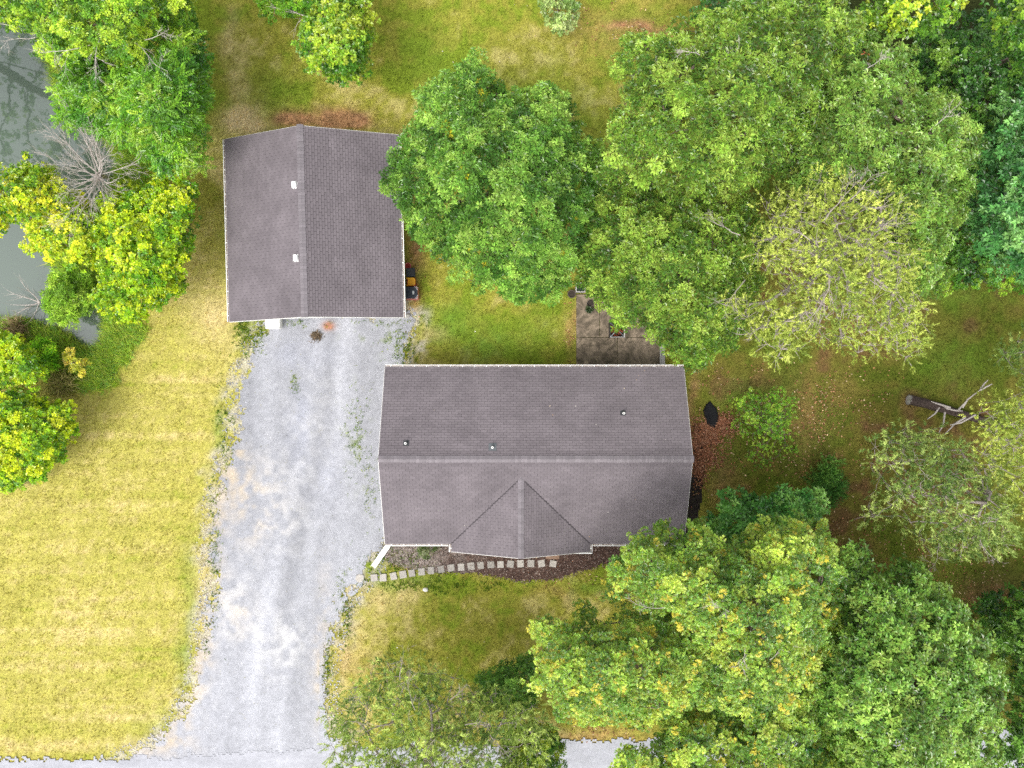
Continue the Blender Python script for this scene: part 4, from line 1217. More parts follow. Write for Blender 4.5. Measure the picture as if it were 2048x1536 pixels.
t, C = make_tree('oak_tree', 'pale green oak wrapping the top and right of the yellow pine',
    [(1640, 100), (1720, 50), (1800, 80), (1835, 110), (1840, 180), (1900, 190), (1945, 240), (1985, 300), (1945, 400), (1915, 470), (1905, 540), (1850, 600), (1800, 560), (1760, 470), (1700, 420), (1600, 400), (1560, 330), (1590, 200)],
    12.0, 6.5, 'oak', boost([(.045, .110, .022), (.090, .185, .038), (.155, .265, .065), (.250, .350, .105)], 1.5, (.95, 1.05, .7)), 104, trunk=(1760, 300), nros=25, spacing=.62, rc=.47, accent=[((.55, .20, .09), .002)], heart=(.36, .17, .06))
bare(t, [(1730, 140, 11.5, .6), (1860, 260, 11, .5)], 12)

# --- dark woods in the upper right corner
W_GROUP = 'woodland trees in the upper right corner'
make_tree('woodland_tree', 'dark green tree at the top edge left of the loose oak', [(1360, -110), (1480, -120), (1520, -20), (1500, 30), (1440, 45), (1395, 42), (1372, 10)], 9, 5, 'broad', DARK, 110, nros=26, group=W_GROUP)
make_tree('woodland_tree', 'yellow green tree at the top edge beside the dark gap', [(1700, -120), (1900, -130), (1960, -40), (1900, 40), (1860, 70), (1800, 95), (1740, 70), (1710, 20)], 11, 6.5, 'broad', boost([(.05, .14, .012), (.10, .23, .02), (.19, .34, .03), (.32, .42, .03)], 1.4), 111, nros=28, group=W_GROUP)
make_tree('woodland_tree', 'bright green tree in the top right corner of the woods', [(1960, -100), (2180, -140), (2220, 60), (2120, 170), (2040, 150), (1990, 90), (1950, 20)], 11, 6, 'broad', boost([(.03, .11, .01), (.07, .18, .02), (.13, .26, .03), (.22, .34, .04)], 1.6), 112, nros=28, group=W_GROUP)
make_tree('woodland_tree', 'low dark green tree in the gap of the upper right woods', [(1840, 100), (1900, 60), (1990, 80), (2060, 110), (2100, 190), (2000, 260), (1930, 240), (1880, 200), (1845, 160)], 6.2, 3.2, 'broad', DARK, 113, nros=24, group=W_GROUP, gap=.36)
make_tree('woodland_tree', 'blue green broad leaved tree on the right edge above the lawn', [(2000, 190), (2060, 170), (2220, 150), (2260, 480), (2150, 580), (2060, 560), (1990, 545), (1950, 510), (1930, 440), (1940, 360), (1960, 270)],
          11, 5.0, 'big', TEAL, 114, nros=25, spacing=.78, rc=.58, group=W_GROUP)
make_tree('low_shrub', 'low green shrub at the edge of the lawn under the woods', [(1840, 540), (1900, 520), (1960, 530), (2060, 560), (2040, 590), (1960, 575), (1890, 585), (1850, 575)], 1.4, .6, 'fine', GRN, 115, nros=20, spacing=.5, rc=.36, layers=1, cat='shrub')

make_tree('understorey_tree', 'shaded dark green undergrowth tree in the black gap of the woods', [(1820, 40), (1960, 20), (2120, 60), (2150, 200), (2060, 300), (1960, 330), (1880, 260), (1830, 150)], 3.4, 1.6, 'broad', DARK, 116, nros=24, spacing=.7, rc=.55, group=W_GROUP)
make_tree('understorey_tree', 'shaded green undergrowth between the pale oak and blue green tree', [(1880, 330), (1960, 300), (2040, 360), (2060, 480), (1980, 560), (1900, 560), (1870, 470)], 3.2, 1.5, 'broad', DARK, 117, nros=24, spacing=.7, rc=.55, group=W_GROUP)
# --- the yellow green pine over the right yard
t, C = make_tree('pine_tree', 'yellow green pine with tangled grey twigs right of the patio',
    [(1640, 285), (1690, 290), (1745, 315), (1790, 340), (1838, 352), (1838, 440), (1850, 520), (1836, 590), (1862, 640), (1855, 690), (1812, 735), (1770, 705), (1718, 740), (1690, 700), (1610, 690), (1560, 740), (1510, 715), (1478, 660), (1425, 628),
     (1445, 585), (1500, 600), (1560, 570), (1500, 545), (1480, 490), (1520, 460), (1505, 410), (1560, 370), (1600, 330)],
    13.5, 8.0, 'tuft', PINE, 120, trunk=(1600, 500), spacing=.58, rc=.50, nros=25, bark='bark_pale', layers=2, stalk=.3, twig=.013, gap=.22, up=.5, zn=1.0)
bare(t, [(1490, 560, 11, 3.6), (1540, 640, 10.5, 3.9), (1650, 440, 13.2, 1.0), (1700, 400, 13.2, .5), (1620, 480, 13.2, 2.5), (1480, 470, 11.5, 2.9), (1660, 560, 13, 4.6), (1740, 560, 12.8, 5.6), (1720, 480, 13, .2)], 21, m='bark_pale', name='bare_branch', L=1.15, rad=.020, up=.15)

# --- pines on the right edge
t, C = make_tree('pine_tree', 'sparse dull green pine on the right, below the fallen log',
    [(1740, 880), (1800, 840), (1850, 850), (1900, 870), (1960, 900), (2010, 960), (2040, 1060), (2000, 1120), (1920, 1110), (1850, 1100), (1800, 1060), (1730, 1050), (1705, 1010), (1740, 960), (1725, 920)],
    7.0, 3.6, 'spray', PINED, 121, trunk=(1960, 980), spacing=.60, rc=.50, nros=17, bark='bark_pale', stalk=.25, twig=.012, gap=.40, up=.5, layers=2)
bare(t, [(1850, 920, 6.8, 2.8), (1900, 990, 6.8, 3.3), (1830, 1010, 6.3, 2.6), (1960, 1080, 6.3, 5.0), (1880, 1080, 6, 4.2)], 22, m='bark_pale', name='bare_branch', L=1.1, rad=.017, up=.1)
t, C = make_tree('pine_tree', 'bright yellow green pine cut by the right edge of the picture',
    [(1935, 800), (1990, 790), (2060, 740), (2200, 760), (2220, 960), (2100, 1060), (2030, 1010), (1980, 960), (1945, 890)],
    10.5, 7.0, 'tuft', PINE, 122, trunk=(2080, 900), spacing=.62, rc=.5, nros=30, bark='bark_pale', stalk=.24, twig=.012, gap=.12, up=.5)
make_tree('pine_tree', 'grey green pine tip at the right edge above the log', [(1985, 690), (2040, 660), (2180, 660), (2200, 760), (2080, 780), (2010, 750)], 7.5, 5, 'spray', PINED, 123, spacing=.6, rc=.46, nros=20, bark='bark_pale', stalk=.3, gap=.2, up=.5)

# --- small trees beside the house
make_tree('sapling', 'slender bright green sapling beside the brown leaf pile',
    [(1460, 800), (1490, 770), (1530, 790), (1560, 775), (1592, 800), (1590, 850), (1600, 890), (1585, 920), (1550, 925), (1525, 960), (1500, 930), (1480, 895), (1455, 860), (1475, 835)],
    3.6, 1.2, 'fine', SAP, 130, spacing=.40, rc=.34, nros=15, size=.55, layers=2, gap=.45, trunk=(1530, 860), trunk_r=.04)
make_tree('juniper_shrub', 'small dark green evergreen shrub right of the sapling',
    [(1630, 930), (1655, 915), (1680, 930), (1690, 960), (1680, 990), (1655, 1005), (1630, 995), (1618, 965)], 1.8, .9, 'spray', [(.04, .13, .02), (.08, .21, .03), (.13, .28, .04)], 131, spacing=.36, rc=.30, nros=26, layers=2, cat='shrub')

# --- the oaks at lower right
t, C = make_tree('oak_tree', 'large yellow tinged oak covering the front right of the house',
    [(1335, 1035), (1352, 1062), (1375, 1045), (1420, 1048), (1452, 1075), (1490, 1062), (1520, 1030), (1580, 1022), (1650, 1040), (1668, 1090), (1690, 1150), (1690, 1220), (1675, 1290), (1650, 1350), (1600, 1440), (1500, 1450),
     (1420, 1420), (1380, 1320), (1320, 1250), (1250, 1210), (1212, 1190), (1222, 1120), (1252, 1072), (1300, 1060)],
    11.5, 6.0, 'star', STAR, 140, trunk=(1440, 1230), nros=20, spacing=.58, rc=.45, accent=[((.56, .52, .06), .06)], heart=(.46, .22, .05))
bare(t, [(1330, 1215, 10.5, 3.3), (1465, 1225, 10.8, 2.6), (1540, 1320, 10.8, .6), (1490, 1290, 11, 4.6)], 31)
t, C = make_tree('oak_tree', 'yellow green oak reaching left over the front lawn',
    [(1145, 1190), (1165, 1200), (1190, 1235), (1245, 1225), (1300, 1215), (1340, 1240), (1410, 1280), (1450, 1350), (1440, 1420), (1370, 1450), (1290, 1450), (1200, 1440), (1135, 1450), (1100, 1400), (1056, 1370), (1075, 1310), (1060, 1260), (1085, 1240), (1150, 1250)],
    9.5, 5.5, 'star', STAR, 141, trunk=(1280, 1330), nros=20, spacing=.58, rc=.45, accent=[((.56, .52, .06), .06)], heart=(.46, .22, .05))
t, C = make_tree('oak_tree', 'yellow oak over the road at the bottom edge',
    [(1200, 1510), (1240, 1480), (1320, 1470), (1380, 1410), (1470, 1370), (1570, 1360), (1650, 1400), (1660, 1500), (1720, 1530), (1720, 1640), (1500, 1700), (1300, 1680), (1240, 1600)],
    9.0, 5.0, 'star', STAR, 142, trunk=(1500, 1570), nros=25, spacing=.60, rc=.46, accent=[((.56, .52, .06), .06)], heart=(.46, .22, .05))
make_tree('understorey_tree', 'lower deep green tree behind the yellow oak, nearest the house corner',
    [(1395, 1010), (1430, 1015), (1460, 985), (1520, 995), (1580, 975), (1640, 990), (1660, 1040), (1600, 1080), (1500, 1110), (1430, 1090), (1385, 1060)], 6.2, 3.6, 'big', [(.06, .20, .04), (.11, .30, .06), (.18, .40, .085), (.27, .48, .11)], 143, spacing=.66, rc=.5, nros=24, trunk=(1520, 1060))
make_tree('understorey_tree', 'shaded dark green tree low between the yellow and green oaks', [(1600, 1180), (1660, 1150), (1720, 1200), (1740, 1300), (1720, 1420), (1680, 1540), (1600, 1520), (1580, 1400), (1590, 1280)], 4.6, 2.2, 'big', TEAL, 146, nros=24, spacing=.7, rc=.55)
make_tree('understorey_tree', 'dark low tree at the right edge under the dull pine', [(1930, 1190), (2000, 1180), (2120, 1160), (2150, 1280), (2040, 1330), (1960, 1290)], 3.2, 1.6, 'big', DARK, 147, nros=22, spacing=.7, rc=.5)
t, C = make_tree('oak_tree', 'green oak filling the lower right corner beside the yellow oak',
    [(1680, 1090), (1720, 1080), (1745, 1140), (1800, 1120), (1840, 1125), (1870, 1160), (1905, 1180), (1950, 1230), (1985, 1290), (2010, 1340), (1990, 1430), (2000, 1500), (1960, 1600), (1800, 1640), (1700, 1580), (1650, 1480), (1620, 1400), (1640, 1300), (1680, 1220)],
    10.0, 5.0, 'big', STARG, 144, trunk=(1810, 1350), nros=28, spacing=.62, rc=.48, size=.92, heart=(.36, .17, .05))
make_tree('oak_tree', 'dark green oak cut by the right edge near the bottom', [(1985, 1240), (2040, 1215), (2180, 1220), (2240, 1400), (2200, 1600), (2040, 1640), (1990, 1560), (2005, 1430), (2010, 1330)],
          7.5, 3.8, 'big', boost([(.035, .10, .02), (.07, .17, .03), (.11, .24, .045), (.18, .31, .07)], 1.6), 145, nros=24, spacing=.76, rc=.56)

# --- scrubby trees at the bottom
t, C = make_tree('pine_tree', 'thin olive pine beside the driveway mouth at the bottom edge',
    [(650, 1425), (690, 1400), (720, 1340), (760, 1320), (800, 1300), (850, 1320), (900, 1340), (960, 1370), (1020, 1370), (1075, 1400), (1100, 1450), (1080, 1520), (1040, 1640), (860, 1700), (700, 1640), (660, 1560), (640, 1500), (670, 1470)],
    8.0, 4.2, 'spray', PINEB, 150, trunk=(860, 1480), spacing=.56, rc=.48, nros=19, bark='bark_pale', stalk=.25, twig=.012, gap=.32, up=.5, layers=2)
bare(t, [(800, 1360, 7, 1.6), (830, 1420, 8, 2.2), (900, 1400, 8, .8), (930, 1450, 8, .2), (780, 1450, 7.5, 3.0), (860, 1490, 8, 4.2), (980, 1470, 7.6, 5.4), (740, 1420, 6.6, 2.4)], 41, m='bark_pale', name='bare_branch', L=1.0, rad=.016, up=.15)
make_tree('small_tree', 'dark green bushy tree between the olive pine and yellow oak', [(950, 1345), (990, 1318), (1040, 1320), (1070, 1300), (1085, 1350), (1100, 1390), (1060, 1420), (990, 1420), (945, 1395)], 4.6, 2.2, 'fine', [(.06, .16, .025), (.12, .26, .04), (.22, .37, .06)], 151, spacing=.46, rc=.38, nros=24)
make_tree('small_tree', 'bright green bushy tree at the bottom edge below the olive pine', [(1010, 1470), (1060, 1440), (1110, 1450), (1140, 1480), (1120, 1560), (1040, 1580), (1000, 1530)], 4.2, 2.0, 'fine', [(.04, .12, .014), (.09, .19, .02), (.2, .3, .03), (.34, .4, .03)], 152, spacing=.46, rc=.38, nros=24)

# --- trees at the top edge
t, C = make_tree('maple_tree', 'leafy green tree at the top edge above the garage',
    [(590, -90), (700, -100), (740, -10), (750, 60), (745, 110), (726, 155), (692, 185), (660, 158), (622, 146), (596, 110), (600, 60), (615, 20)], 6.5, 3.2, 'broad', [(.07, .20, .014), (.15, .32, .02), (.28, .44, .03), (.44, .54, .045)], 160, spacing=.56, rc=.46, nros=22, trunk=(670, 40))
t, C = make_tree('small_tree', 'bushy green tree at the top edge left of a bare branch', [(500, -60), (560, -80), (610, -40), (622, 20), (600, 45), (570, 40), (540, 36), (512, 14)], 4.6, 2.4, 'fine', GRN, 161, spacing=.48, rc=.40, nros=24)
bare(t, [(636, 46, 3.5, 1.4), (640, 40, 3.5, 1.9), (632, 42, 3.4, 3.0)], 42, L=1.6, rad=.04, up=.1)
make_tree('sapling', 'pale green sapling alone at the top edge of the back lawn', [(1078, 10), (1095, -20), (1140, -30), (1160, 10), (1158, 40), (1130, 72), (1100, 66), (1090, 40)], 3.2, 1.6, 'broad', [(.16, .28, .06), (.30, .42, .12), (.46, .55, .22)], 162, spacing=.42, rc=.32, nros=12, layers=1, trunk_r=.03)

# --- trees around the pond
make_tree('pond_tree', 'tall green tree past the upper left corner, seen as a dark reflection', [(-420, -260), (-240, -300), (-130, -180), (-110, -20), (-120, 120), (-200, 210), (-330, 220), (-430, 60)], 9.5, 4.5, 'broad', GRN, 169, spacing=.8, rc=.6, nros=18)
t, C = make_tree('box_elder', 'yellow green tree in the upper left corner leaning over the pond',
    [(-120, -160), (200, -180), (380, -120), (400, -20), (395, 30), (330, 60), (300, 130), (240, 140), (160, 140), (110, 130), (80, 110), (50, 75), (0, 50), (-120, 70)], 9.0, 5.2, 'fine', YGRN, 170, trunk=(160, 20), spacing=.60, rc=.48, nros=30, size=1.1, gap=.18)
bare(t, [(180, 90, 8.2, 3.6), (200, 75, 8.3, 4.4), (270, 85, 8, 5.6), (290, 80, 8, .2), (70, 75, 6.5, 3.9), (60, 60, 6.5, 3.1), (250, 70, 8, 1.0), (120, 80, 7.5, 2.9)], 51, L=1.5, rad=.020, up=.05)
make_tree('walnut_tree', 'bright green tree with long feathery leaves above the dead tree',
    [(110, 150), (150, 125), (230, 120), (300, 110), (340, 50), (395, 30), (405, 90), (415, 150), (405, 200), (412, 240), (400, 290), (402, 330), (350, 352), (320, 330), (270, 300), (220, 280), (160, 260), (122, 235), (118, 200), (92, 180)],
    8.0, 4.0, 'compound', GRN, 171, trunk=(300, 220), spacing=.62, rc=.48, nros=9, size=1.0)
make_tree('box_elder', 'broad lime green tree below the dead tree at the pond',
    [(190, 400), (250, 370), (320, 345), (370, 350), (402, 375), (392, 430), (388, 490), (372, 540), (362, 590), (330, 612), (300, 630), (255, 655), (215, 640), (190, 600), (195, 560), (175, 520), (170, 470)],
    5.4, 2.6, 'broad', LIME, 172, trunk=(300, 480), spacing=.50, rc=.42, nros=26, size=.85)
make_tree('box_elder', 'golden lime tree hanging over the pond left of the dead tree',
    [(-60, 350), (0, 330), (60, 320), (100, 330), (150, 380), (190, 420), (195, 480), (190, 520), (150, 540), (110, 530), (75, 515), (45, 485), (30, 450), (-40, 480), (-90, 430)],
    5.0, 2.8, 'broad', LIMEB, 173, trunk=(130, 420), spacing=.52, rc=.44, nros=26, size=.88)
make_tree('willow_shrub', 'feathery pale green willow at the pond edge', [(92, 560), (110, 540), (150, 548), (178, 540), (192, 575), (186, 620), (160, 648), (115, 652), (95, 630), (84, 595)], 2.6, 1.2, 'narrow', WIL, 174, spacing=.38, rc=.32, nros=24, cat='shrub')
make_tree('box_elder', 'lime green shrub on the pond bank, upper of two at the left edge', [(-80, 680), (-20, 660), (40, 665), (60, 690), (90, 720), (104, 750), (80, 770), (20, 778), (-60, 770)], 3.2, 1.6, 'broad', LIME, 175, spacing=.46, rc=.38, nros=24, size=.8, cat='shrub')
make_tree('box_elder', 'lime green shrub beside the mown field, lower of two at the left edge', [(-90, 800), (-20, 790), (40, 778), (90, 800), (140, 805), (158, 830), (152, 880), (130, 910), (125, 935), (80, 960), (30, 985), (-30, 970), (-100, 940)], 4.0, 1.8, 'broad', LIME, 176, spacing=.48, rc=.40, nros=26, size=.85, cat='shrub')
make_tree('golden_shrub', 'small golden orange leaved shrub at the pond tip', [(118, 705), (148, 690), (160, 712), (184, 715), (175, 735), (168, 752), (140, 740), (125, 722)], 1.8, 1.0, 'broad', [(.36, .40, .03), (.55, .52, .05), (.66, .54, .12)], 177, spacing=.36, rc=.28, nros=16, size=.75, layers=1, cat='shrub')
make_tree('low_shrub', 'low dark green bush between lime shrub and golden shrub', [(55, 690), (85, 675), (112, 690), (122, 720), (105, 740), (70, 730)], 1.3, .7, 'narrow', boost(GRN, 1.4), 178, spacing=.34, rc=.32, nros=26, layers=1, cat='shrub')

# dead grey tree among the pond trees
x, y = W(205, 350, 0)
dt = tag(empty('dead_tree', (x, y, -.2)), 'bare grey dead tree beside the pond', 'dead tree')
rr = np.random.default_rng(61); hub = W3(200, 352, 4.2); segs = []
tr_ = [(np.array([x, y, -.4]), hub * .5 + np.array([x, y, 0]) * .5, .13, .11), (hub * .5 + np.array([x, y, 0]) * .5, hub, .11, .08)]
V, Fq = tubes(tr_, 8); mesh_np('trunk', V - np.array([x, y, -.2]), Fq, M['bark_dead'], dt, smooth=True)
for k in range(30):
    a = k * 2 * math.pi / 30 + rr.normal(0, .15)
    segs += dead_branch_segs(hub + rr.normal(0, .08, 3), (math.cos(a), math.sin(a), rr.uniform(.1, 1.1)), rr.uniform(1.3, 2.6), rr.uniform(.018, .038), rr, 2, .42, 3)
V, Fq = tubes(segs, 4); mesh_np('branches', V - np.array([x, y, -.2]), Fq, M['bark_dead'], dt)
# dead limb lying out over the water
x, y = W(82, 605, -.3)
dl = tag(empty('dead_limb', (x, y, -.3)), 'bare grey limb lying in the pond beside the willow', 'dead limb')
segs = []
for ex, ey, z in ((20, 570, .3), (48, 555, .4), (18, 615, .1), (30, 632, .1), (66, 640, .1)):
    a = np.array([x, y, -.2]); e = W3(ex, ey, z); d = e - a
    segs += dead_branch_segs(a, d, np.linalg.norm(d), .032, rr, 1, .5, 2)
V, Fq = tubes(segs, 5); mesh_np('branches', V - np.array([x, y, -.3]), Fq, M['bark_dead'], dl)

# shrubs in the front bed
make_tree('flower_shrub', 'pale green leafy plant in the front bed by the gutter, left of its twin', [(830, 1092), (845, 1086), (858, 1095), (855, 1112), (838, 1115), (828, 1104)], .75, .4, 'narrow', [(.10, .17, .04), (.22, .28, .12), (.45, .48, .32)], 180, spacing=.26, rc=.2, nros=14, layers=1, cat='plant', size=.7)
make_tree('flower_shrub', 'pale green leafy plant in the front bed near the gable corner', [(862, 1090), (880, 1086), (896, 1092), (890, 1104), (870, 1104)], .7, .4, 'narrow', [(.10, .17, .04), (.22, .28, .12), (.40, .44, .28)], 181, spacing=.26, rc=.2, nros=14, layers=1, cat='plant', size=.7)

# ------------------------------------------------------------------ ground cover
def in_any(px, py, polys):
    k = np.zeros(px.shape, bool)
    for p in polys: k |= inside(p, px, py)
    return k
HOUSEP = [(800, 760), (1330, 760), (1330, 1055), (800, 1055)]; GARP = [(490, 330), (810, 330), (810, 640), (490, 640)]
PATP = [(1150, 586), (1322, 600), (1322, 760), (1150, 760)]
def blades(name, label, n, xr, yr, hl, hh, w, seed, dens=None, tint=1.0, lean=.9, jit=.28, cols=None, kind_mat='grass', tri=3, z0=-.02):
    r = np.random.default_rng(seed)
    x = r.uniform(*xr, n); y = r.uniform(*yr, n)
    px = 1024 + x * F / H; py = 768 - y * F / H
    k = ~in_any(px, py, [HOUSEP, GARP, PATP])
    if dens is not None: k &= r.random(n) < dens(px, py, x, y)
    x, y, px, py = x[k], y[k], px[k], py[k]; n = len(x)
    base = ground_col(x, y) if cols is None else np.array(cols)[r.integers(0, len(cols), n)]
    sd = sdist(POND, px, py) * H / F
    zg = -1.3 * sstep(-0.5, 1.3, sd) - .05 * sstep(-2.5, -.5, sd) + z0
    V = np.zeros((n, tri, 3, 3)); C_ = np.zeros((n, tri, 3, 3))
    for t in range(tri):
        a = r.uniform(0, 2 * np.pi, n); L = r.uniform(hl, hh, n); le = r.uniform(.3, 1.0, n) * lean
        d = np.stack([np.cos(a), np.sin(a)], 1); pz = np.stack([-d[:, 1], d[:, 0]], 1) * (w * r.uniform(.6, 1.3, n) / 2)[:, None]
        o = r.normal(0, hl * .35, (n, 2)); b = np.stack([x, y], 1) + o
        V[:, t, 0, :2] = b - pz; V[:, t, 1, :2] = b + pz; V[:, t, 2, :2] = b + d * (L * le)[:, None]
        V[:, t, 0, 2] = zg; V[:, t, 1, 2] = zg; V[:, t, 2, 2] = zg + L * np.sqrt(np.clip(1 - (le * .9) ** 2, .05, 1))
        C_[:, t] = (base * np.clip(r.normal(tint, jit, (n, 1)), .35, 2))[:, None, :]
    m = n * tri
    o = mesh_np(name, V.reshape(-1, 3), np.arange(m * 3).reshape(m, 3), M[kind_mat], cols=np.clip(C_.reshape(-1, 3), .005, .9))
    return tag(o, label, kind='stuff')
DRVP = DRIVE
def lawn_d(px, py, x, y):
    sd = sdist(DRVP, px, py) * H / F; sr = sdist(ROADP, px, py) * H / F; sm = sdist(MULCH, px, py) * H / F; sp = sdist(POND, px, py) * H / F
    n = fbm(x * 1.4, y * 1.4, 91, 3)
    k = np.where(sd + (n - .5) * 1.4 > .12, .02 + .25 * (fbm(x * 1.8, y * 1.8, 92) > .66), 1.0)
    k = np.where(sr > 0, 0, k); k = np.where(sm > 0, .06 + .25 * (px < 850), k); k = np.where(sp > .2, 0, k)
    return k * (.55 + .5 * (n > .4))
blades('lawn_grass', 'short mown yellow green lawn grass', 130000, (-27.5, 27.5), (-20.8, 20.8), .05, .11, .030, 201, lawn_d, tint=1.08)
def bank_d(px, py, x, y):
    sp = sdist(POND, px, py) * H / F
    n = fbm(x * 1.1, y * 1.1, 93, 3)
    return ((sp > -1.7 + (n - .5) * 1.8) & (sp < .25)).astype(float) * (py > -20)
blades('bank_grass', 'tall green grass on the pond bank', 90000, (-27.5, -13), (-3.5, 20.5), .25, .62, .032, 202, bank_d, z0=.0, lean=1.15, cols=[(.24, .40, .03), (.36, .54, .05), (.50, .62, .07), (.20, .42, .09), (.42, .46, .10)], jit=.25)
def pts_near(spots):
    def f(px, py, x, y):
        k = np.zeros(px.shape)
        for (a, b, rx, ry, d) in spots: k = np.maximum(k, d * blob(px, py, a, b, rx, ry) * (fbm(x * 2, y * 2, 95, 3) > .42))
        return k
    return f
blades('weeds', 'green weeds along the front bed and driveway edges', 150000, (-16, 6), (-19, 6), .08, .20, .05, 203,
       pts_near([(800, 1130, 40, 22, .8), (830, 1112, 50, 14, .5), (790, 1105, 16, 12, .7), (870, 1170, 110, 12, .5), (490, 660, 16, 30, .8), (515, 668, 14, 26, .6), (448, 860, 12, 70, .35), (430, 1100, 10, 120, .3), (400, 1280, 14, 90, .3),
                 (590, 766, 7, 18, .6), (712, 860, 20, 60, .3), (740, 965, 12, 60, .2), (800, 690, 26, 30, .6), (785, 640, 50, 10, .4), (605, 645, 40, 6, .5), (870, 1150, 26, 8, .5), (740, 1150, 14, 16, .7), (690, 1210, 14, 60, .4), (655, 1350, 8, 80, .4)]),
       cols=[(.12, .22, .015), (.19, .28, .02), (.28, .34, .03), (.07, .15, .02)])

def litter(name, label, n, dens, cols, seed, L=.10, w=.055, z=.012, region=((-27, 27), (-20, 20)), tilt=.35):
    r = np.random.default_rng(seed)
    x = r.uniform(*region[0], n); y = r.uniform(*region[1], n); px = 1024 + x * F / H; py = 768 - y * F / H
    k = (r.random(n) < dens(px, py, x, y)) & ~in_any(px, py, [HOUSEP, GARP]); x, y = x[k], y[k]; n = len(x)
    pos = np.stack([x, y, np.full(n, z) + r.uniform(0, .03, n)], 1)
    B = basis_from(r.normal(0, tilt, (n, 3)) + np.array([0, 0, 1.0]), r)
    c = np.array(cols)[r.integers(0, len(cols), n)] * r.uniform(.7, 1.3, (n, 1))
    V, Ft, Cc = scatter([leaf_quad(L, w, .2, .1)], pos, B, r.uniform(.6, 1.3, n), c, r)
    o = mesh_np(name, V, Ft, M['litter'], cols=Cc)
    return tag(o, label, kind='stuff')
LC = [(.40, .19, .09), (.30, .12, .06), (.48, .28, .15), (.22, .09, .05), (.58, .42, .26)]
def bl(spots):
    def f(px, py, x, y):
        k = np.zeros(px.shape)
        for (a, b, rx, ry, d) in spots: k = np.maximum(k, d * blob(px, py, a, b, rx, ry))
        return k * (.4 + 1.2 * (fbm(x * 1.2, y * 1.2, 97, 3) > .47))
    return f
litter('leaf_litter', 'scattered brown fallen leaves over the right yard', 140000, bl([(1610, 800, 120, 60, .6), (1620, 880, 70, 100, .55), (1850, 1130, 160, 50, .35), (1700, 1080, 60, 60, .4), (1450, 780, 60, 40, .25), (1990, 1190, 70, 40, .8), (1690, 860, 90, 120, .22), (1500, 960, 120, 80, .2), (1660, 1040, 60, 40, .3),
        (1290, 58, 55, 9, .8), (1240, 40, 120, 70, .06), (1770, 1150, 90, 60, .25), (1160, 1150, 110, 20, .35), (1420, 800, 60, 120, .15), (1180, 1462, 110, 14, .4), (828, 560, 16, 90, .4), (1140, 650, 12, 90, .3)]), LC, 211)
litter('leaf_pile', 'reddish brown heap of dead leaves beside the house gable', 52000, bl([(1412, 885, 24, 34, 1.0), (1440, 850, 24, 16, .8), (1395, 935, 14, 26, .5)]), [(.26, .10, .05), (.34, .15, .08), (.44, .24, .15), (.17, .07, .04)], 212, region=((8.4, 12.5), (-6, 0)), z=.03, tilt=.6)
litter('mulch_chips', 'loose wood chips on the front mulch bed', 26000, lambda px, py, x, y: (sdist(MULCH, px, py) > -4) * .55, [(.16, .10, .08), (.09, .055, .045), (.26, .19, .16), (.38, .31, .27), (.06, .04, .035)], 213, L=.09, w=.035, z=.03, region=((-7, 7.5), (-10.6, -7)), tilt=.5)
litter('clover_flowers', 'tiny pale flowers and leaves dotting the back lawn', 9000, bl([(1050, 120, 260, 130, .07), (760, 120, 120, 90, .05), (1000, 680, 120, 50, .12), (1250, 40, 80, 60, .25), (900, 1250, 260, 90, .02)]), [(.75, .72, .66), (.62, .55, .44)], 214, L=.06, w=.05, z=.06)
rd = np.random.default_rng(17); P_ = []
for px_, py_ in ((1101, 812), (1104, 830), (1248, 778), (1272, 760), (1192, 850), (1150, 812), (1268, 993), (1271, 1000), (1278, 750), (1110, 920), (1052, 1006), (930, 1050), (870, 820), (1330, 880), (1215, 1025), (1290, 742), (1310, 1010), (1180, 1072)):
    z_ = 3.5
    for _ in range(3):
        x_, y_ = W(px_, py_, z_); z_ = RZ - abs(y_ - RY) * math.tan(sl)
    P_.append((x_, y_, z_ + .045))
P_ = np.array(P_)
V, Ft, Cc = scatter([leaf_quad(.11, .06, .2, .1)], P_, basis_from(rd.normal(0, .15, P_.shape) + np.array([0, 0, 1.0]), rd), rd.uniform(.3, .75, len(P_)), np.array([(.6, .5, .36), (.5, .34, .2), (.66, .62, .55)])[rd.integers(0, 3, len(P_))], rd)
tag(mesh_np('roof_debris', V, Ft, M['litter'], cols=Cc), 'few pale leaf scraps lying on the house roof', kind='stuff')
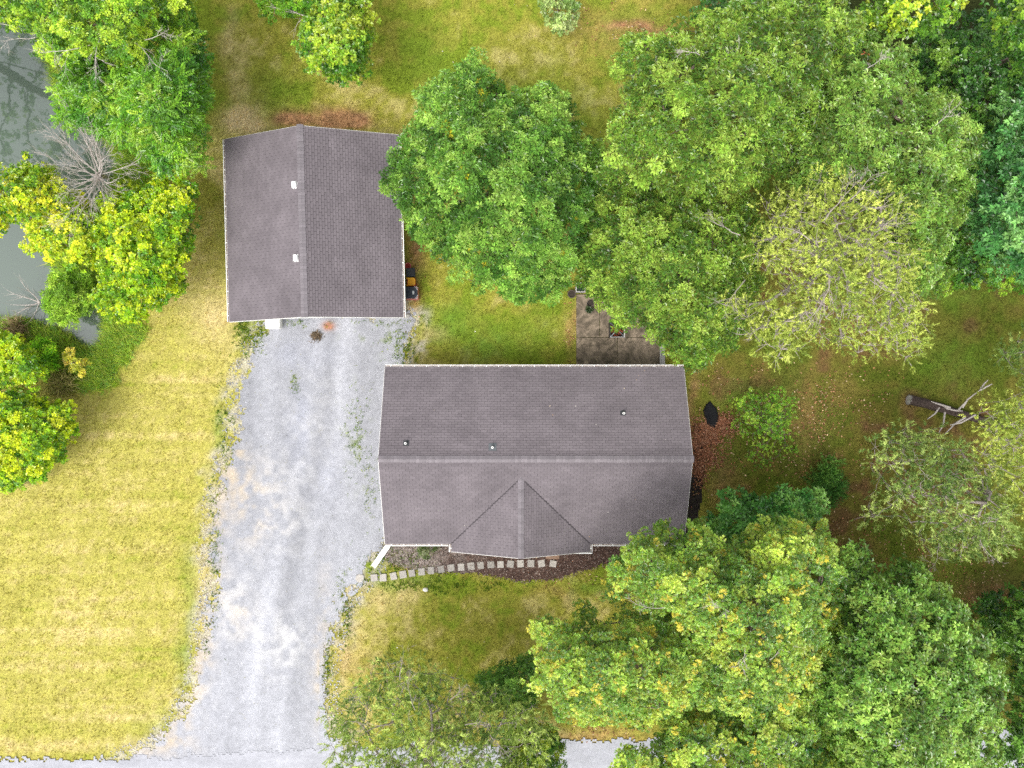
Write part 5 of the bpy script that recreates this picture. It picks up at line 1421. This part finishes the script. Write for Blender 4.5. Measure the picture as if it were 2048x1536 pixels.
# pale gravel stones strewn along the driveway margins
r = np.random.default_rng(77); n = 26000
x = r.uniform(-21, -5, n); y = r.uniform(-19.5, 4, n); px = 1024 + x * F / H; py = 768 - y * F / H
sd = sdist(DRIVE, px, py) * H / F
k = (sd > -.75) & (r.random(n) < np.where(sd < .8, .6, .2)) & ~in_any(px, py, [HOUSEP, GARP]); x, y = x[k], y[k]; n = len(x)
tet = [(np.array([[-.5, -.4, 0], [.5, -.35, 0], [.35, .5, 0], [-.45, .4, 0], [-.2, -.15, .42], [.25, .1, .38]]) * np.array([.07, .07, .035]),
        np.array([[0, 1, 4], [1, 5, 4], [1, 2, 5], [2, 3, 5], [3, 4, 5], [3, 0, 4]]))]
pos = np.stack([x, y, np.full(n, .012)], 1)
dc = drive_col(x, y)
V, Ft, Cc = scatter(tet, pos, basis_from(r.normal(0, .2, (n, 3)) + np.array([0, 0, 1.0]), r), r.uniform(.5, 1.2, n), np.clip(dc * r.normal(1.12, .16, (n, 1)), .05, .85), r, 0)
tag(mesh_np('gravel_stones', V, Ft, M['litter'], cols=Cc), 'loose grey gravel stones along the driveway', kind='stuff')
# tuft of reeds and dry weed
def tuft_thing(name, label, px, py, n, L, cols, seed, spread, cat):
    r = np.random.default_rng(seed); x, y = W(px, py, 0)
    a = r.uniform(0, 6.283, n); le = r.uniform(.15, .95, n); l = L * r.uniform(.6, 1.1, n); V = np.zeros((n, 5, 3)); d = np.stack([np.cos(a), np.sin(a), 0 * a], 1); s = np.stack([-d[:, 1], d[:, 0], 0 * a], 1) * .014
    b = r.normal(0, spread, (n, 3)); b[:, 2] = 0
    mid = b + d * (l * le * .4)[:, None] + np.array([0, 0, 1]) * (l * .6)[:, None]; tip = b + d * (l * le)[:, None] + np.array([0, 0, 1]) * (l * (1 - le * .55))[:, None]
    V[:, 0] = b - s; V[:, 1] = b + s; V[:, 2] = mid + s; V[:, 3] = mid - s; V[:, 4] = tip
    f = np.array([[0, 1, 2], [0, 2, 3], [3, 2, 4]])[None] + (np.arange(n) * 5)[:, None, None]
    c = np.array(cols)[r.integers(0, len(cols), n)] * r.uniform(.7, 1.3, (n, 1))
    o = mesh_np(name, V.reshape(-1, 3), f.reshape(-1, 3), M['grass'], cols=np.repeat(c, 5, 0)); o.location = (x, y, -.03)
    return tag(o, label, cat)
tuft_thing('reed_tuft', 'brownish olive tuft of reeds below the golden shrub', 132, 772, 700, 1.0, [(.30, .27, .08), (.20, .22, .05), (.42, .36, .15)], 1, .28, 'reeds')
tuft_thing('reed_tuft', 'brown reed tuft at the water edge by the lime shrub', 40, 662, 420, .8, [(.22, .16, .08), (.14, .13, .04), (.30, .22, .12)], 2, .28, 'reeds')
tuft_thing('dry_weed', 'brown dry weed tuft on gravel near the garage', 634, 672, 260, .30, [(.16, .11, .07), (.24, .18, .12), (.10, .08, .05)], 3, .12, 'weed')
